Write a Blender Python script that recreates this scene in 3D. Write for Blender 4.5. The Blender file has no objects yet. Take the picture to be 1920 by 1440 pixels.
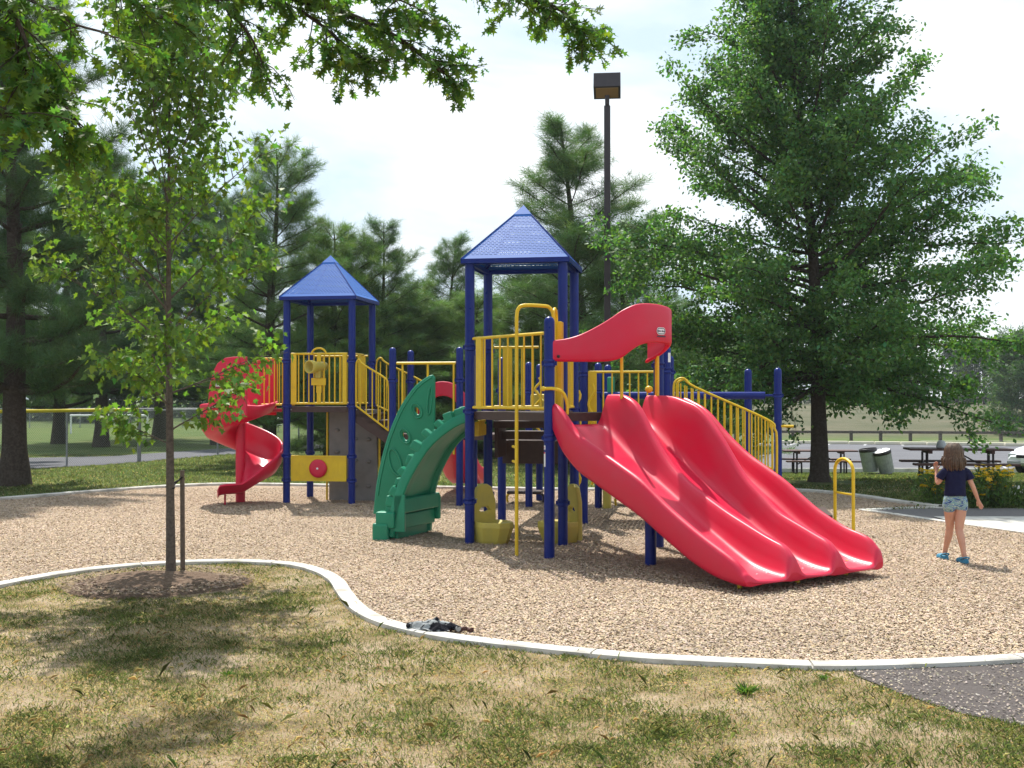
import bpy, bmesh, math, random
import numpy as np
from mathutils import Vector, Matrix

C = bpy.context.scene.collection
sc = bpy.context.scene
R = math.radians
PI = math.pi

# ------------------------------------------------------------------ camera
CAM_H = 1.9
FPX = 2150.0                      # focal length in pixels of the 1920 wide photograph
cam_d = bpy.data.cameras.new('camera')
cam = bpy.data.objects.new('camera', cam_d); C.objects.link(cam)
cam_d.sensor_width = 36.0
cam_d.lens = FPX / 1920 * 36
cam_d.clip_start = 0.05
cam_d.clip_end = 4000
cam.location = (0, 0, CAM_H)
cam.rotation_euler = (R(90) + math.atan(25 / FPX), 0, 0)
sc.camera = cam

# ------------------------------------------------------------------ world and sun
SHX, SHY = 0.17, -0.61            # shadow offset on the ground for each metre of height
SUN_EL = math.atan(1 / math.hypot(SHX, SHY))
SUN_AZ = math.atan2(-SHX, -SHY)   # compass style, from +Y towards +X
w = bpy.data.worlds.new('World'); sc.world = w
w.use_nodes = True
nt = w.node_tree; nt.nodes.clear()
def wn(t, **k):
    n = nt.nodes.new(t)
    for a, b in k.items(): setattr(n, a, b)
    return n
sky = wn('ShaderNodeTexSky', sky_type='NISHITA', sun_disc=False, sun_elevation=SUN_EL,
         sun_rotation=SUN_AZ, air_density=1.0, dust_density=2.5, ozone_density=1.0)
tc = wn('ShaderNodeTexCoord')
mp = wn('ShaderNodeMapping'); mp.inputs['Scale'].default_value = (1.5, 1.5, 3.4)
no = wn('ShaderNodeTexNoise'); no.inputs['Scale'].default_value = 2.3; no.inputs['Detail'].default_value = 7
no.inputs['Roughness'].default_value = 0.55; no.inputs['Distortion'].default_value = 0.35
rp = wn('ShaderNodeValToRGB'); rp.color_ramp.elements[0].position = 0.42; rp.color_ramp.elements[1].position = 0.64
mx = wn('ShaderNodeMix', data_type='RGBA')
mx.inputs['B'].default_value = (8.3, 8.5, 8.5, 1)
bg = wn('ShaderNodeBackground'); bg.inputs['Strength'].default_value = 0.098
ow = wn('ShaderNodeOutputWorld')
L = nt.links.new
L(tc.outputs['Generated'], mp.inputs['Vector']); L(mp.outputs[0], no.inputs['Vector'])
L(no.outputs['Fac'], rp.inputs['Fac'])
mf = wn('ShaderNodeMath', operation='MULTIPLY'); mf.inputs[1].default_value = 0.8
L(rp.outputs['Color'], mf.inputs[0])
m0 = wn('ShaderNodeMix', data_type='RGBA'); m0.inputs['Factor'].default_value = 0.86; m0.inputs['B'].default_value = (4.9, 6.1, 7.2, 1)   # thin haze veil
L(sky.outputs[0], m0.inputs['A'])
L(mf.outputs[0], mx.inputs['Factor']); L(m0.outputs['Result'], mx.inputs['A'])
L(mx.outputs['Result'], bg.inputs['Color']); L(bg.outputs[0], ow.inputs['Surface'])

sun_d = bpy.data.lights.new('sun', 'SUN'); sun_d.energy = 4.8; sun_d.angle = R(0.55); sun_d.color = (1, 0.955, 0.88)
sun = bpy.data.objects.new('sun', sun_d); C.objects.link(sun)
sun.rotation_euler = Vector((SHX, SHY, -1)).to_track_quat('-Z', 'Y').to_euler()
sun.location = (-5, 20, 30)

vs = sc.view_settings
vs.view_transform = 'Standard'; vs.look = 'None'; vs.exposure = 0.68; vs.gamma = 1.0
sc.render.engine = 'CYCLES'
sc.cycles.use_denoising = True
sc.cycles.max_bounces = 7; sc.cycles.diffuse_bounces = 3; sc.cycles.glossy_bounces = 3
sc.cycles.transparent_max_bounces = 12; sc.cycles.transmission_bounces = 3
sc.cycles.caustics_reflective = False; sc.cycles.caustics_refractive = False
sc.cycles.sample_clamp_indirect = 6

# ------------------------------------------------------------------ helpers
def G(px, py, z=0.0):
    """point of the level z seen at a pixel of the 1920x1440 photograph"""
    d = (CAM_H - z) * FPX / (py - 745.0)
    return Vector(((px - 960) / FPX * d, d, z))
def at(px, py, d):
    """point at depth d seen at a pixel"""
    return Vector(((px - 960) / FPX * d, d, CAM_H + (745 - py) / FPX * d))

def tag(o, label=None, cat=None, group=None, kind=None):
    if label: o['label'] = label
    if cat: o['category'] = cat
    if group: o['group'] = group
    if kind: o['kind'] = kind
    return o
def empty(name, loc=(0, 0, 0), rz=0.0):
    o = bpy.data.objects.new(name, None); C.objects.link(o)
    o.location = loc; o.rotation_euler = (0, 0, rz); o.empty_display_size = 0.2
    return o
def copy_tree(o, parent=None):
    c = o.copy(); C.objects.link(c)
    if parent: c.parent = parent
    for ch in list(o.children): copy_tree(ch, c)
    return c

class MB:
    def __init__(s): s.v = []; s.f = []; s.sm = []; s.uv = {}
    def add(s, verts, faces, smooth=True, uvs=None):
        o = len(s.v); s.v += [tuple(p) for p in verts]
        for i, f in enumerate(faces):
            if uvs: s.uv[len(s.f)] = uvs[i]
            s.f.append([o + k for k in f]); s.sm.append(smooth)
    def tube(s, pts, r, n=10, cap=True, closed=False):
        pts = [Vector(p) for p in pts]; m = len(pts)
        if not hasattr(r, '__len__'): r = [r] * m
        tang = []
        for i in range(m):
            if closed: t = pts[(i + 1) % m] - pts[i - 1]
            else: t = pts[min(i + 1, m - 1)] - pts[max(i - 1, 0)]
            tang.append(t.normalized() if t.length > 1e-9 else Vector((0, 0, 1)))
        a = Vector((0, 0, 1)) if abs(tang[0].z) < 0.9 else Vector((1, 0, 0))
        nrm = tang[0].cross(a).normalized()
        rings = []
        for i in range(m):
            if i: nrm = (nrm - tang[i] * nrm.dot(tang[i]))
            if nrm.length < 1e-6: nrm = tang[i].orthogonal()
            nrm.normalize(); b = tang[i].cross(nrm)
            rings.append([pts[i] + (nrm * math.cos(k * 2 * PI / n) + b * math.sin(k * 2 * PI / n)) * r[i] for k in range(n)])
        vv = [p for q in rings for p in q]; ff = []
        for i in range(m if closed else m - 1):
            j = (i + 1) % m
            for k in range(n):
                k2 = (k + 1) % n
                ff.append([i * n + k, i * n + k2, j * n + k2, j * n + k])
        s.add(vv, ff, True)
        if cap and not closed:
            s.add(rings[0], [list(range(n))[::-1]], False); s.add(rings[-1], [list(range(n))], False)
    def dome(s, c, r, n=14, k=5, h=None):
        h = h or r; c = Vector(c); rows = []
        for i in range(k):
            a = i / k * PI / 2
            rows.append([c + Vector((r * math.cos(a) * math.cos(j * 2 * PI / n), r * math.cos(a) * math.sin(j * 2 * PI / n), h * math.sin(a))) for j in range(n)])
        vv = [p for q in rows for p in q] + [c + Vector((0, 0, h))]; ff = []
        for i in range(k - 1):
            for j in range(n): ff.append([i * n + j, i * n + (j + 1) % n, (i + 1) * n + (j + 1) % n, (i + 1) * n + j])
        for j in range(n): ff.append([(k - 1) * n + j, (k - 1) * n + (j + 1) % n, len(vv) - 1])
        s.add(vv, ff, True)
    def ball(s, c, r, n=14, k=9, M=None):
        c = Vector(c); rx, ry, rz = (r, r, r) if not hasattr(r, '__len__') else r
        vv = []; ff = []
        for i in range(k + 1):
            a = -PI / 2 + i * PI / k
            for j in range(n):
                p = Vector((rx * math.cos(a) * math.cos(j * 2 * PI / n), ry * math.cos(a) * math.sin(j * 2 * PI / n), rz * math.sin(a)))
                vv.append(c + (M @ p if M else p))
        for i in range(k):
            for j in range(n): ff.append([i * n + j, i * n + (j + 1) % n, (i + 1) * n + (j + 1) % n, (i + 1) * n + j])
        s.add(vv, ff, True)
    def box(s, c, size, M=None, bev=0.0):
        bm = bmesh.new(); bmesh.ops.create_cube(bm, size=1.0)
        for v in bm.verts: v.co = Vector((v.co.x * size[0], v.co.y * size[1], v.co.z * size[2]))
        if bev: bmesh.ops.bevel(bm, geom=list(bm.edges), offset=min(bev, min(size) * 0.45), segments=2, affect='EDGES', profile=0.6)
        M3 = M if M is not None else Matrix.Identity(3); c = Vector(c)
        bm.verts.index_update()
        s.add([c + M3 @ v.co for v in bm.verts], [[v.index for v in f.verts] for f in bm.faces], False); bm.free()
    def bar(s, p, q, wx, wz, bev=0.0):
        """rectangular bar from p to q, width wx across, height wz"""
        p = Vector(p); q = Vector(q); d = (q - p); l = d.length; d.normalize()
        side = d.cross(Vector((0, 0, 1)))
        side = Vector((1, 0, 0)) if side.length < 1e-5 else side.normalized()
        up = side.cross(d)
        M = Matrix((d, side, up)).transposed()
        s.box((p + q) / 2, (l, wx, wz), M, bev)
    def grid(s, P, smooth=True, cu=False, cv=False):
        m, n = len(P), len(P[0]); vv = [p for row in P for p in row]; ff = []
        for i in range(m if cu else m - 1):
            for j in range(n if cv else n - 1):
                i2, j2 = (i + 1) % m, (j + 1) % n
                ff.append([i * n + j, i * n + j2, i2 * n + j2, i2 * n + j])
        s.add(vv, ff, smooth)
    def lathe(s, prof, c=(0, 0, 0), n=20, M=None, smooth=True):
        c = Vector(c); P = []
        for r, z in prof:
            row = []
            for k in range(n):
                p = Vector((r * math.cos(k * 2 * PI / n), r * math.sin(k * 2 * PI / n), z))
                row.append(c + (M @ p if M is not None else p))
            P.append(row)
        s.grid(P, smooth, False, True)
    def plate(s, loops, th, M4, bev=0.0, res=2):
        """flat plate cut from 2-D loops (the first is the outline, the rest are holes), x,y in the plate, M4 places it"""
        cu = bpy.data.curves.new('tmp', 'CURVE'); cu.dimensions = '2D'; cu.fill_mode = 'BOTH'
        cu.extrude = max(th / 2 - bev, 1e-4); cu.bevel_depth = bev; cu.bevel_resolution = res
        cu.offset = -bev
        for lp in loops:
            sp = cu.splines.new('POLY'); sp.points.add(len(lp) - 1); sp.use_cyclic_u = True
            for k, p in enumerate(lp): sp.points[k].co = (p[0], p[1], 0, 1)
        ob = bpy.data.objects.new('tmp', cu)
        me = ob.to_mesh()
        s.add([M4 @ v.co for v in me.vertices], [list(f.vertices) for f in me.polygons], False)
        ob.to_mesh_clear(); bpy.data.objects.remove(ob); bpy.data.curves.remove(cu)
    def build(s, name, mat, parent=None, weld=False, auto=None):
        me = bpy.data.meshes.new(name); me.from_pydata(s.v, [], s.f)
        me.polygons.foreach_set('use_smooth', s.sm)
        if s.uv:
            ul = me.uv_layers.new(name='UVMap')
            for fi, co in s.uv.items():
                p = me.polygons[fi]
                for k, li in enumerate(p.loop_indices): ul.data[li].uv = co[k]
        if mat: me.materials.append(mat)
        if weld:
            bm = bmesh.new(); bm.from_mesh(me); bmesh.ops.remove_doubles(bm, verts=bm.verts, dist=1e-4)
            bmesh.ops.recalc_face_normals(bm, faces=bm.faces)
            bm.to_mesh(me); bm.free()
        me.update()
        o = bpy.data.objects.new(name, me); C.objects.link(o)
        if parent: o.parent = parent
        return o

def np_mesh(name, verts, k, mat, col=None, parent=None, smooth=False):
    """one mesh of N faces with k corners each, nothing shared"""
    verts = np.ascontiguousarray(verts.reshape(-1, 3), dtype=np.float32); n = len(verts); nf = n // k
    me = bpy.data.meshes.new(name)
    me.vertices.add(n); me.loops.add(n); me.polygons.add(nf)
    me.vertices.foreach_set('co', verts.ravel())
    me.loops.foreach_set('vertex_index', np.arange(n, dtype=np.int32))
    me.polygons.foreach_set('loop_start', np.arange(0, n, k, dtype=np.int32))
    try: me.polygons.foreach_set('loop_total', np.full(nf, k, dtype=np.int32))
    except Exception: pass
    if smooth: me.polygons.foreach_set('use_smooth', np.ones(nf, dtype=bool))
    if col is not None:
        a = me.attributes.new('tint', 'FLOAT_COLOR', 'POINT')
        c4 = np.ones((n, 4), dtype=np.float32); c4[:, :3] = np.repeat(col, k, axis=0) if len(col) == nf else col
        a.data.foreach_set('color', c4.ravel())
    me.materials.append(mat); me.update(); me.validate()
    o = bpy.data.objects.new(name, me); C.objects.link(o)
    if parent: o.parent = parent
    return o
def orient(d, nrm):
    """rotation matrices whose columns are side, d, normal"""
    d = d / np.linalg.norm(d, axis=1, keepdims=True)
    s = np.cross(d, nrm); s /= np.linalg.norm(s, axis=1, keepdims=True) + 1e-9
    n = np.cross(s, d)
    return np.stack([s, d, n], axis=2)
def leaves(pos, d, nrm, size, outline):
    """outline (k,3): x side, y along, z normal"""
    M = orient(d, nrm); o = np.asarray(outline)[None] * size[:, None, None]
    return np.einsum('nij,nkj->nki', M, o) + pos[:, None, :]
def unit_rand(rng, n):
    v = rng.normal(size=(n, 3)); return v / np.linalg.norm(v, axis=1, keepdims=True)
def in_poly(x, y, poly):
    inside = np.zeros(len(x), bool); n = len(poly); j = n - 1
    for i in range(n):
        xi, yi = poly[i][0], poly[i][1]; xj, yj = poly[j][0], poly[j][1]
        c = ((yi > y) != (yj > y)) & (x < (xj - xi) * (y - yi) / (yj - yi + 1e-12) + xi)
        inside ^= c; j = i
    return inside
def vnoise(x, y, scale, seed):
    rg = np.random.default_rng(seed); g = rg.random((64, 64))
    xs, ys = x / scale + 1000, y / scale + 1000; xi = np.floor(xs).astype(int); yi = np.floor(ys).astype(int)
    fx = xs - xi; fy = ys - yi; fx = fx * fx * (3 - 2 * fx); fy = fy * fy * (3 - 2 * fy)
    a = g[xi % 64, yi % 64]; b = g[(xi + 1) % 64, yi % 64]; c = g[xi % 64, (yi + 1) % 64]; d = g[(xi + 1) % 64, (yi + 1) % 64]
    return (a * (1 - fx) + b * fx) * (1 - fy) + (c * (1 - fx) + d * fx) * fy
def spline(pts, n=8, closed=False):
    """Catmull-Rom through points"""
    P = [Vector(p) for p in pts]; out = []; m = len(P)
    for i in range(m if closed else m - 1):
        if closed: a, b, c, d = P[i - 1], P[i], P[(i + 1) % m], P[(i + 2) % m]
        else: a, b, c, d = P[max(i - 1, 0)], P[i], P[i + 1], P[min(i + 2, m - 1)]
        for k in range(n):
            t = k / n
            out.append(0.5 * ((2 * b) + (c - a) * t + (2 * a - 5 * b + 4 * c - d) * t * t + (3 * b - a - 3 * c + d) * t ** 3))
    if not closed: out.append(P[-1])
    return out
def tab(x, xs, ys): return float(np.interp(x, xs, ys))

# ------------------------------------------------------------------ materials
def mat(name, col, rough=0.5, spec=0.5, noise=None, bump=None, metallic=0.0, coat=0.0, coords='Object'):
    m = bpy.data.materials.new(name); m.use_nodes = True; n = m.node_tree; b = n.nodes['Principled BSDF']
    b.inputs['Base Color'].default_value = (*col, 1); b.inputs['Roughness'].default_value = rough
    b.inputs['Specular IOR Level'].default_value = spec; b.inputs['Metallic'].default_value = metallic
    b.inputs['Coat Weight'].default_value = coat
    if noise or bump:
        t = n.nodes.new('ShaderNodeTexCoord')
    if noise:      # (scale, second colour, low, high, detail)
        x = n.nodes.new('ShaderNodeTexNoise'); x.inputs['Scale'].default_value = noise[0]; x.inputs['Detail'].default_value = noise[4] if len(noise) > 4 else 5
        n.links.new(t.outputs[coords], x.inputs['Vector'])
        r = n.nodes.new('ShaderNodeValToRGB'); r.color_ramp.elements[0].position = noise[2]; r.color_ramp.elements[1].position = noise[3]
        r.color_ramp.elements[0].color = (*col, 1); r.color_ramp.elements[1].color = (*noise[1], 1)
        n.links.new(x.outputs['Fac'], r.inputs['Fac']); n.links.new(r.outputs['Color'], b.inputs['Base Color'])
        rr = n.nodes.new('ShaderNodeMapRange'); rr.inputs['To Min'].default_value = max(rough - 0.08, 0); rr.inputs['To Max'].default_value = min(rough + 0.1, 1)
        n.links.new(x.outputs['Fac'], rr.inputs['Value']); n.links.new(rr.outputs[0], b.inputs['Roughness'])
    if bump:       # (scale, strength, distance)
        x = n.nodes.new('ShaderNodeTexNoise'); x.inputs['Scale'].default_value = bump[0]; x.inputs['Detail'].default_value = 6
        n.links.new(t.outputs[coords], x.inputs['Vector'])
        bu = n.nodes.new('ShaderNodeBump'); bu.inputs['Strength'].default_value = bump[1]; bu.inputs['Distance'].default_value = bump[2]
        n.links.new(x.outputs['Fac'], bu.inputs['Height']); n.links.new(bu.outputs[0], b.inputs['Normal'])
    return m
def tint_mat(name, rough=0.7, spec=0.3, trans=0.0, tmul=(1.5, 1.7, 0.6)):
    """colour from the 'tint' attribute, optionally letting light through (leaves)"""
    m = bpy.data.materials.new(name); m.use_nodes = True; n = m.node_tree; b = n.nodes['Principled BSDF']
    a = n.nodes.new('ShaderNodeAttribute'); a.attribute_name = 'tint'
    n.links.new(a.outputs['Color'], b.inputs['Base Color'])
    b.inputs['Roughness'].default_value = rough; b.inputs['Specular IOR Level'].default_value = spec
    if trans:
        tr = n.nodes.new('ShaderNodeBsdfTranslucent'); mu = n.nodes.new('ShaderNodeMix'); mu.data_type = 'RGBA'; mu.blend_type = 'MULTIPLY'
        mu.inputs['Factor'].default_value = 1; mu.inputs['B'].default_value = (*tmul, 1)
        n.links.new(a.outputs['Color'], mu.inputs['A']); n.links.new(mu.outputs['Result'], tr.inputs['Color'])
        ms = n.nodes.new('ShaderNodeMixShader'); ms.inputs['Fac'].default_value = trans
        n.links.new(b.outputs[0], ms.inputs[1]); n.links.new(tr.outputs[0], ms.inputs[2])
        n.links.new(ms.outputs[0], n.nodes['Material Output'].inputs['Surface'])
    return m

M = {}
M['red'] = mat('red_plastic', (0.58, 0.004, 0.042), 0.38, 0.42, (4, (0.54, 0.02, 0.055), 0.42, 0.8, 9), (60, 0.06, 0.004))
M['blue'] = mat('blue_paint', (0.003, 0.015, 0.155), 0.3, 0.25, (9, (0.005, 0.019, 0.18), 0.4, 0.7))
M['yellow'] = mat('yellow_paint', (0.70, 0.47, 0.012), 0.4, 0.4, (8, (0.62, 0.40, 0.015), 0.4, 0.75))
M['pale_yellow'] = mat('faded_yellow_plastic', (0.52, 0.42, 0.07), 0.5, 0.4, (6, (0.43, 0.36, 0.08), 0.35, 0.7))
M['green'] = mat('green_plastic', (0.004, 0.205, 0.108), 0.38, 0.45, (5, (0.008, 0.235, 0.128), 0.35, 0.75), (50, 0.06, 0.004))
M['brown'] = mat('brown_vinyl', (0.045, 0.022, 0.018), 0.5, 0.4, (14, (0.06, 0.032, 0.026), 0.4, 0.7))
M['grey_panel'] = mat('grey_plastic', (0.21, 0.195, 0.19), 0.6, 0.3, (5, (0.17, 0.16, 0.155), 0.4, 0.7), (90, 0.1, 0.004))
M['steel'] = mat('galvanised_steel', (0.3, 0.31, 0.32), 0.45, 0.5, (20, (0.22, 0.23, 0.24), 0.4, 0.7), metallic=0.6)
M['dark_metal'] = mat('bronze_painted_steel', (0.022, 0.016, 0.02), 0.45, 0.4, (6, (0.03, 0.022, 0.024), 0.4, 0.7))
M['white'] = mat('white_paint', (0.78, 0.78, 0.78), 0.5)
M['concrete'] = mat('concrete', (0.53, 0.51, 0.465), 0.9, 0.2, (4, (0.30, 0.275, 0.235), 0.48, 0.74, 12), (60, 0.4, 0.006))
M['asphalt'] = mat('asphalt', (0.07, 0.059, 0.056), 0.9, 0.2, (70, (0.11, 0.096, 0.09), 0.4, 0.75, 8), (220, 0.5, 0.006))
M['lot'] = mat('worn_asphalt', (0.105, 0.106, 0.118), 0.9, 0.15, (0.35, (0.135, 0.136, 0.148), 0.35, 0.7, 8), (60, 0.4, 0.01))
M['bark'] = mat('bark', (0.05, 0.038, 0.03), 0.95, 0.1, (22, (0.085, 0.068, 0.055), 0.4, 0.7, 8), (30, 0.9, 0.03))
M['pale_bark'] = mat('young_bark', (0.13, 0.105, 0.085), 0.9, 0.1, (35, (0.075, 0.06, 0.05), 0.4, 0.7, 8), (70, 0.7, 0.01))
M['wood'] = mat('weathered_wood', (0.17, 0.13, 0.10), 0.9, 0.15, (26, (0.1, 0.08, 0.065), 0.35, 0.7, 8), (60, 0.6, 0.008))
M['grey_wood'] = mat('grey_timber', (0.075, 0.06, 0.055), 0.9, 0.15, (10, (0.12, 0.10, 0.09), 0.4, 0.7))
M['table'] = mat('brown_table_boards', (0.075, 0.036, 0.03), 0.6, 0.3, (18, (0.11, 0.055, 0.045), 0.4, 0.7))
M['rubber'] = mat('black_rubber', (0.02, 0.02, 0.02), 0.8, 0.2)
M['leaf'] = tint_mat('leaves', 0.55, 0.28, 0.42)
M['needle'] = tint_mat('pine_needles', 0.55, 0.25, 0.25, (1.3, 1.5, 0.7))
M['grass'] = tint_mat('grass_blades', 0.75, 0.2, 0.45, (1.3, 1.4, 0.7))
M['chip'] = tint_mat('wood_chips', 0.9, 0.15)

def roof_mat():
    """blue sheet metal with staggered slots punched through it"""
    m = mat('perforated_blue_sheet', (0.004, 0.10, 0.42), 0.45, 0.3); n = m.node_tree; b = n.nodes['Principled BSDF']
    def nd(t, op=None, **k):
        x = n.nodes.new(t)
        if op: x.operation = op
        return x
    def mth(op, a, bb):
        x = nd('ShaderNodeMath', op)
        for i, q in enumerate((a, bb)):
            if isinstance(q, (int, float)): x.inputs[i].default_value = q
            elif q is not None: n.links.new(q, x.inputs[i])
        return x.outputs[0]
    uv = nd('ShaderNodeUVMap'); uv.uv_map = 'UVMap'; s = nd('ShaderNodeSeparateXYZ'); n.links.new(uv.outputs[0], s.inputs[0])
    row = mth('MULTIPLY', s.outputs[1], 32.0); fl = mth('FLOOR', row, None)
    xx = mth('ADD', mth('MULTIPLY', s.outputs[0], 17.0), mth('MULTIPLY', fl, 0.5))
    fx = mth('FRACT', xx, None); fy = mth('FRACT', row, None)
    slot = mth('MULTIPLY', mth('MULTIPLY', mth('GREATER_THAN', fx, 0.13), mth('LESS_THAN', fx, 0.87)),
               mth('MULTIPLY', mth('GREATER_THAN', fy, 0.36), mth('LESS_THAN', fy, 0.62)))
    edge = mth('MULTIPLY', mth('GREATER_THAN', s.outputs[1], 0.05), mth('LESS_THAN', s.outputs[1], 0.80))
    slot = mth('MULTIPLY', slot, edge)
    tr = nd('ShaderNodeBsdfTransparent'); ms = nd('ShaderNodeMixShader')
    n.links.new(slot, ms.inputs[0]); n.links.new(b.outputs[0], ms.inputs[1]); n.links.new(tr.outputs[0], ms.inputs[2])
    n.links.new(ms.outputs[0], n.nodes['Material Output'].inputs['Surface'])
    return m
M['roof'] = roof_mat()
def deck_mat():
    m = mat('perforated_brown_deck', (0.05, 0.026, 0.02), 0.55, 0.4); n = m.node_tree; b = n.nodes['Principled BSDF']
    t = n.nodes.new('ShaderNodeTexCoord'); s = n.nodes.new('ShaderNodeVectorMath'); s.operation = 'MODULO'; s.inputs[1].default_value = (0.06, 0.06, 1e3)
    a = n.nodes.new('ShaderNodeVectorMath'); a.operation = 'ADD'; a.inputs[1].default_value = (60, 60, 500)
    n.links.new(t.outputs['Object'], a.inputs[0]); n.links.new(a.outputs[0], s.inputs[0])
    d = n.nodes.new('ShaderNodeVectorMath'); d.operation = 'DISTANCE'
    sx = n.nodes.new('ShaderNodeSeparateXYZ'); cx = n.nodes.new('ShaderNodeCombineXYZ')
    n.links.new(s.outputs[0], sx.inputs[0]); n.links.new(sx.outputs[0], cx.inputs[0]); n.links.new(sx.outputs[1], cx.inputs[1])
    d.inputs[1].default_value = (0.03, 0.03, 0); n.links.new(cx.outputs[0], d.inputs[0])
    lt = n.nodes.new('ShaderNodeMath'); lt.operation = 'LESS_THAN'; lt.inputs[1].default_value = 0.011; n.links.new(d.outputs['Value'], lt.inputs[0])
    tr = n.nodes.new('ShaderNodeBsdfTransparent'); ms = n.nodes.new('ShaderNodeMixShader')
    n.links.new(lt.outputs[0], ms.inputs[0]); n.links.new(b.outputs[0], ms.inputs[1]); n.links.new(tr.outputs[0], ms.inputs[2])
    n.links.new(ms.outputs[0], n.nodes['Material Output'].inputs['Surface'])
    return m
M['deck'] = deck_mat()

# ------------------------------------------------------------------ terrain
HY = [-50, 26, 38, 85, 95, 160, 400, 900]; HZ = [0, 0, -0.62, -1.5, -1.5, 0.85, 1.2, 1.2]
def H(x, y):
    return tab(y, HY, HZ) * min(max(x / 5.0, 0), 1)

def ground_mat():
    m = bpy.data.materials.new('lawn_ground'); m.use_nodes = True; n = m.node_tree; b = n.nodes['Principled BSDF']
    b.inputs['Roughness'].default_value = 0.95; b.inputs['Specular IOR Level'].default_value = 0.1
    geo = n.nodes.new('ShaderNodeNewGeometry'); sep = n.nodes.new('ShaderNodeSeparateXYZ'); n.links.new(geo.outputs['Position'], sep.inputs[0])
    def noise(scale, detail=6, rough=0.6):
        x = n.nodes.new('ShaderNodeTexNoise'); x.inputs['Scale'].default_value = scale; x.inputs['Detail'].default_value = detail
        x.inputs['Roughness'].default_value = rough; n.links.new(geo.outputs['Position'], x.inputs['Vector']); return x.outputs['Fac']
    def ramp(f, *st):
        r = n.nodes.new('ShaderNodeValToRGB'); n.links.new(f, r.inputs['Fac'])
        while len(r.color_ramp.elements) < len(st): r.color_ramp.elements.new(0.5)
        for e, (p, c) in zip(r.color_ramp.elements, st): e.position = p; e.color = (*c, 1)
        return r.outputs['Color']
    def mapr(f, a, bb):
        r = n.nodes.new('ShaderNodeMapRange'); r.interpolation_type = 'SMOOTHSTEP'; n.links.new(f, r.inputs['Value'])
        r.inputs['From Min'].default_value = a; r.inputs['From Max'].default_value = bb; return r.outputs[0]
    def mix(f, a, bb):
        x = n.nodes.new('ShaderNodeMix'); x.data_type = 'RGBA'; n.links.new(f, x.inputs['Factor']); n.links.new(a, x.inputs['A']); n.links.new(bb, x.inputs['B']); return x.outputs['Result']
    dry = ramp(noise(1.6, 8), (0.30, (0.15, 0.125, 0.055)), (0.44, (0.27, 0.205, 0.12)), (0.60, (0.41, 0.325, 0.235)), (0.78, (0.33, 0.26, 0.175)))
    fine = ramp(noise(60, 4), (0.35, (0.55, 0.5, 0.42)), (0.7, (1.0, 1.0, 1.0)))
    mu = n.nodes.new('ShaderNodeMix'); mu.data_type = 'RGBA'; mu.blend_type = 'MULTIPLY'; mu.inputs['Factor'].default_value = 0.85
    n.links.new(dry, mu.inputs['A']); n.links.new(fine, mu.inputs['B'])
    lawn = ramp(noise(0.5, 8), (0.3, (0.065, 0.105, 0.025)), (0.5, (0.085, 0.125, 0.035)), (0.72, (0.15, 0.15, 0.06)))
    lawn2 = ramp(noise(18, 5), (0.3, (0.7, 0.75, 0.7)), (0.7, (1.15, 1.12, 1.1)))
    mu2 = n.nodes.new('ShaderNodeMix'); mu2.data_type = 'RGBA'; mu2.blend_type = 'MULTIPLY'; mu2.inputs['Factor'].default_value = 1
    n.links.new(lawn, mu2.inputs['A']); n.links.new(lawn2, mu2.inputs['B'])
    hill = ramp(noise(0.12, 9, 0.7), (0.34, (0.062, 0.07, 0.036)), (0.5, (0.09, 0.09, 0.052)), (0.68, (0.135, 0.115, 0.08)))
    base = mix(mapr(sep.outputs[1], 13.5, 16.0), mu.outputs['Result'], mu2.outputs['Result'])
    right = n.nodes.new('ShaderNodeMath'); right.operation = 'MULTIPLY'
    n.links.new(mapr(sep.outputs[1], 90, 102), right.inputs[0]); n.links.new(mapr(sep.outputs[0], -6, 10), right.inputs[1])
    out = mix(right.outputs[0], base, hill)
    n.links.new(out, b.inputs['Base Color'])
    bu = n.nodes.new('ShaderNodeBump'); bu.inputs['Strength'].default_value = 0.6; bu.inputs['Distance'].default_value = 0.03
    n.links.new(noise(35, 6), bu.inputs['Height']); n.links.new(bu.outputs[0], b.inputs['Normal'])
    return m
mb = MB()
gx = [-900, -300, -100, -40, -20, -10, -5, 0, 1, 2, 3, 4, 5, 10, 20, 40, 80, 150, 400, 900]
gy = [-50, 0, 10, 20, 26, 32, 38, 50, 60, 72, 85, 90, 95, 105, 116, 128, 140, 150, 160, 250, 400, 900]
mb.grid([[(x, y, H(x, y)) for x in gx] for y in gy], True)
ground = mb.build('ground', ground_mat()); tag(ground, kind='structure')
ground.data.flip_normals()

NEAR = [(-1500, 1420), (-900, 1300), (-420, 1190), (-200, 1145), (0, 1100), (150, 1074), (300, 1060), (430, 1056), (540, 1061), (598, 1074), (630, 1092), (648, 1118), (670, 1143), (705, 1164),
        (760, 1182), (850, 1200), (1000, 1218), (1200, 1237), (1400, 1247), (1560, 1252), (1750, 1247), (1920, 1238), (2150, 1222), (2700, 1180)]
FAR = [(-1300, 1030), (-350, 962), (0, 938), (150, 926), (300, 915), (420, 910), (530, 911), (700, 914), (930, 918), (1100, 920), (1300, 919), (1488, 921), (1600, 931), (1690, 944), (1765, 953)]
near_c = spline([G(*p) for p in NEAR], 6)
far_c = spline([G(*p) for p in FAR], 5)
RIGHT = [(1765, 953), (1700, 953.5), (1614, 957.5)]
PATH_K = [(1614, 957.5), (1665, 964), (1775, 980), (1920, 1000), (2150, 1030), (2700, 1095)]
right_c = [G(*p) for p in RIGHT]; path_c = spline([G(*p) for p in PATH_K], 4)
chip_poly = [(p.x, p.y) for p in near_c] + [(p.x, p.y) for p in reversed(path_c)] + [(p.x, p.y) for p in reversed(right_c[:-1])] + [(p.x, p.y) for p in reversed(far_c[:-1])]

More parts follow.
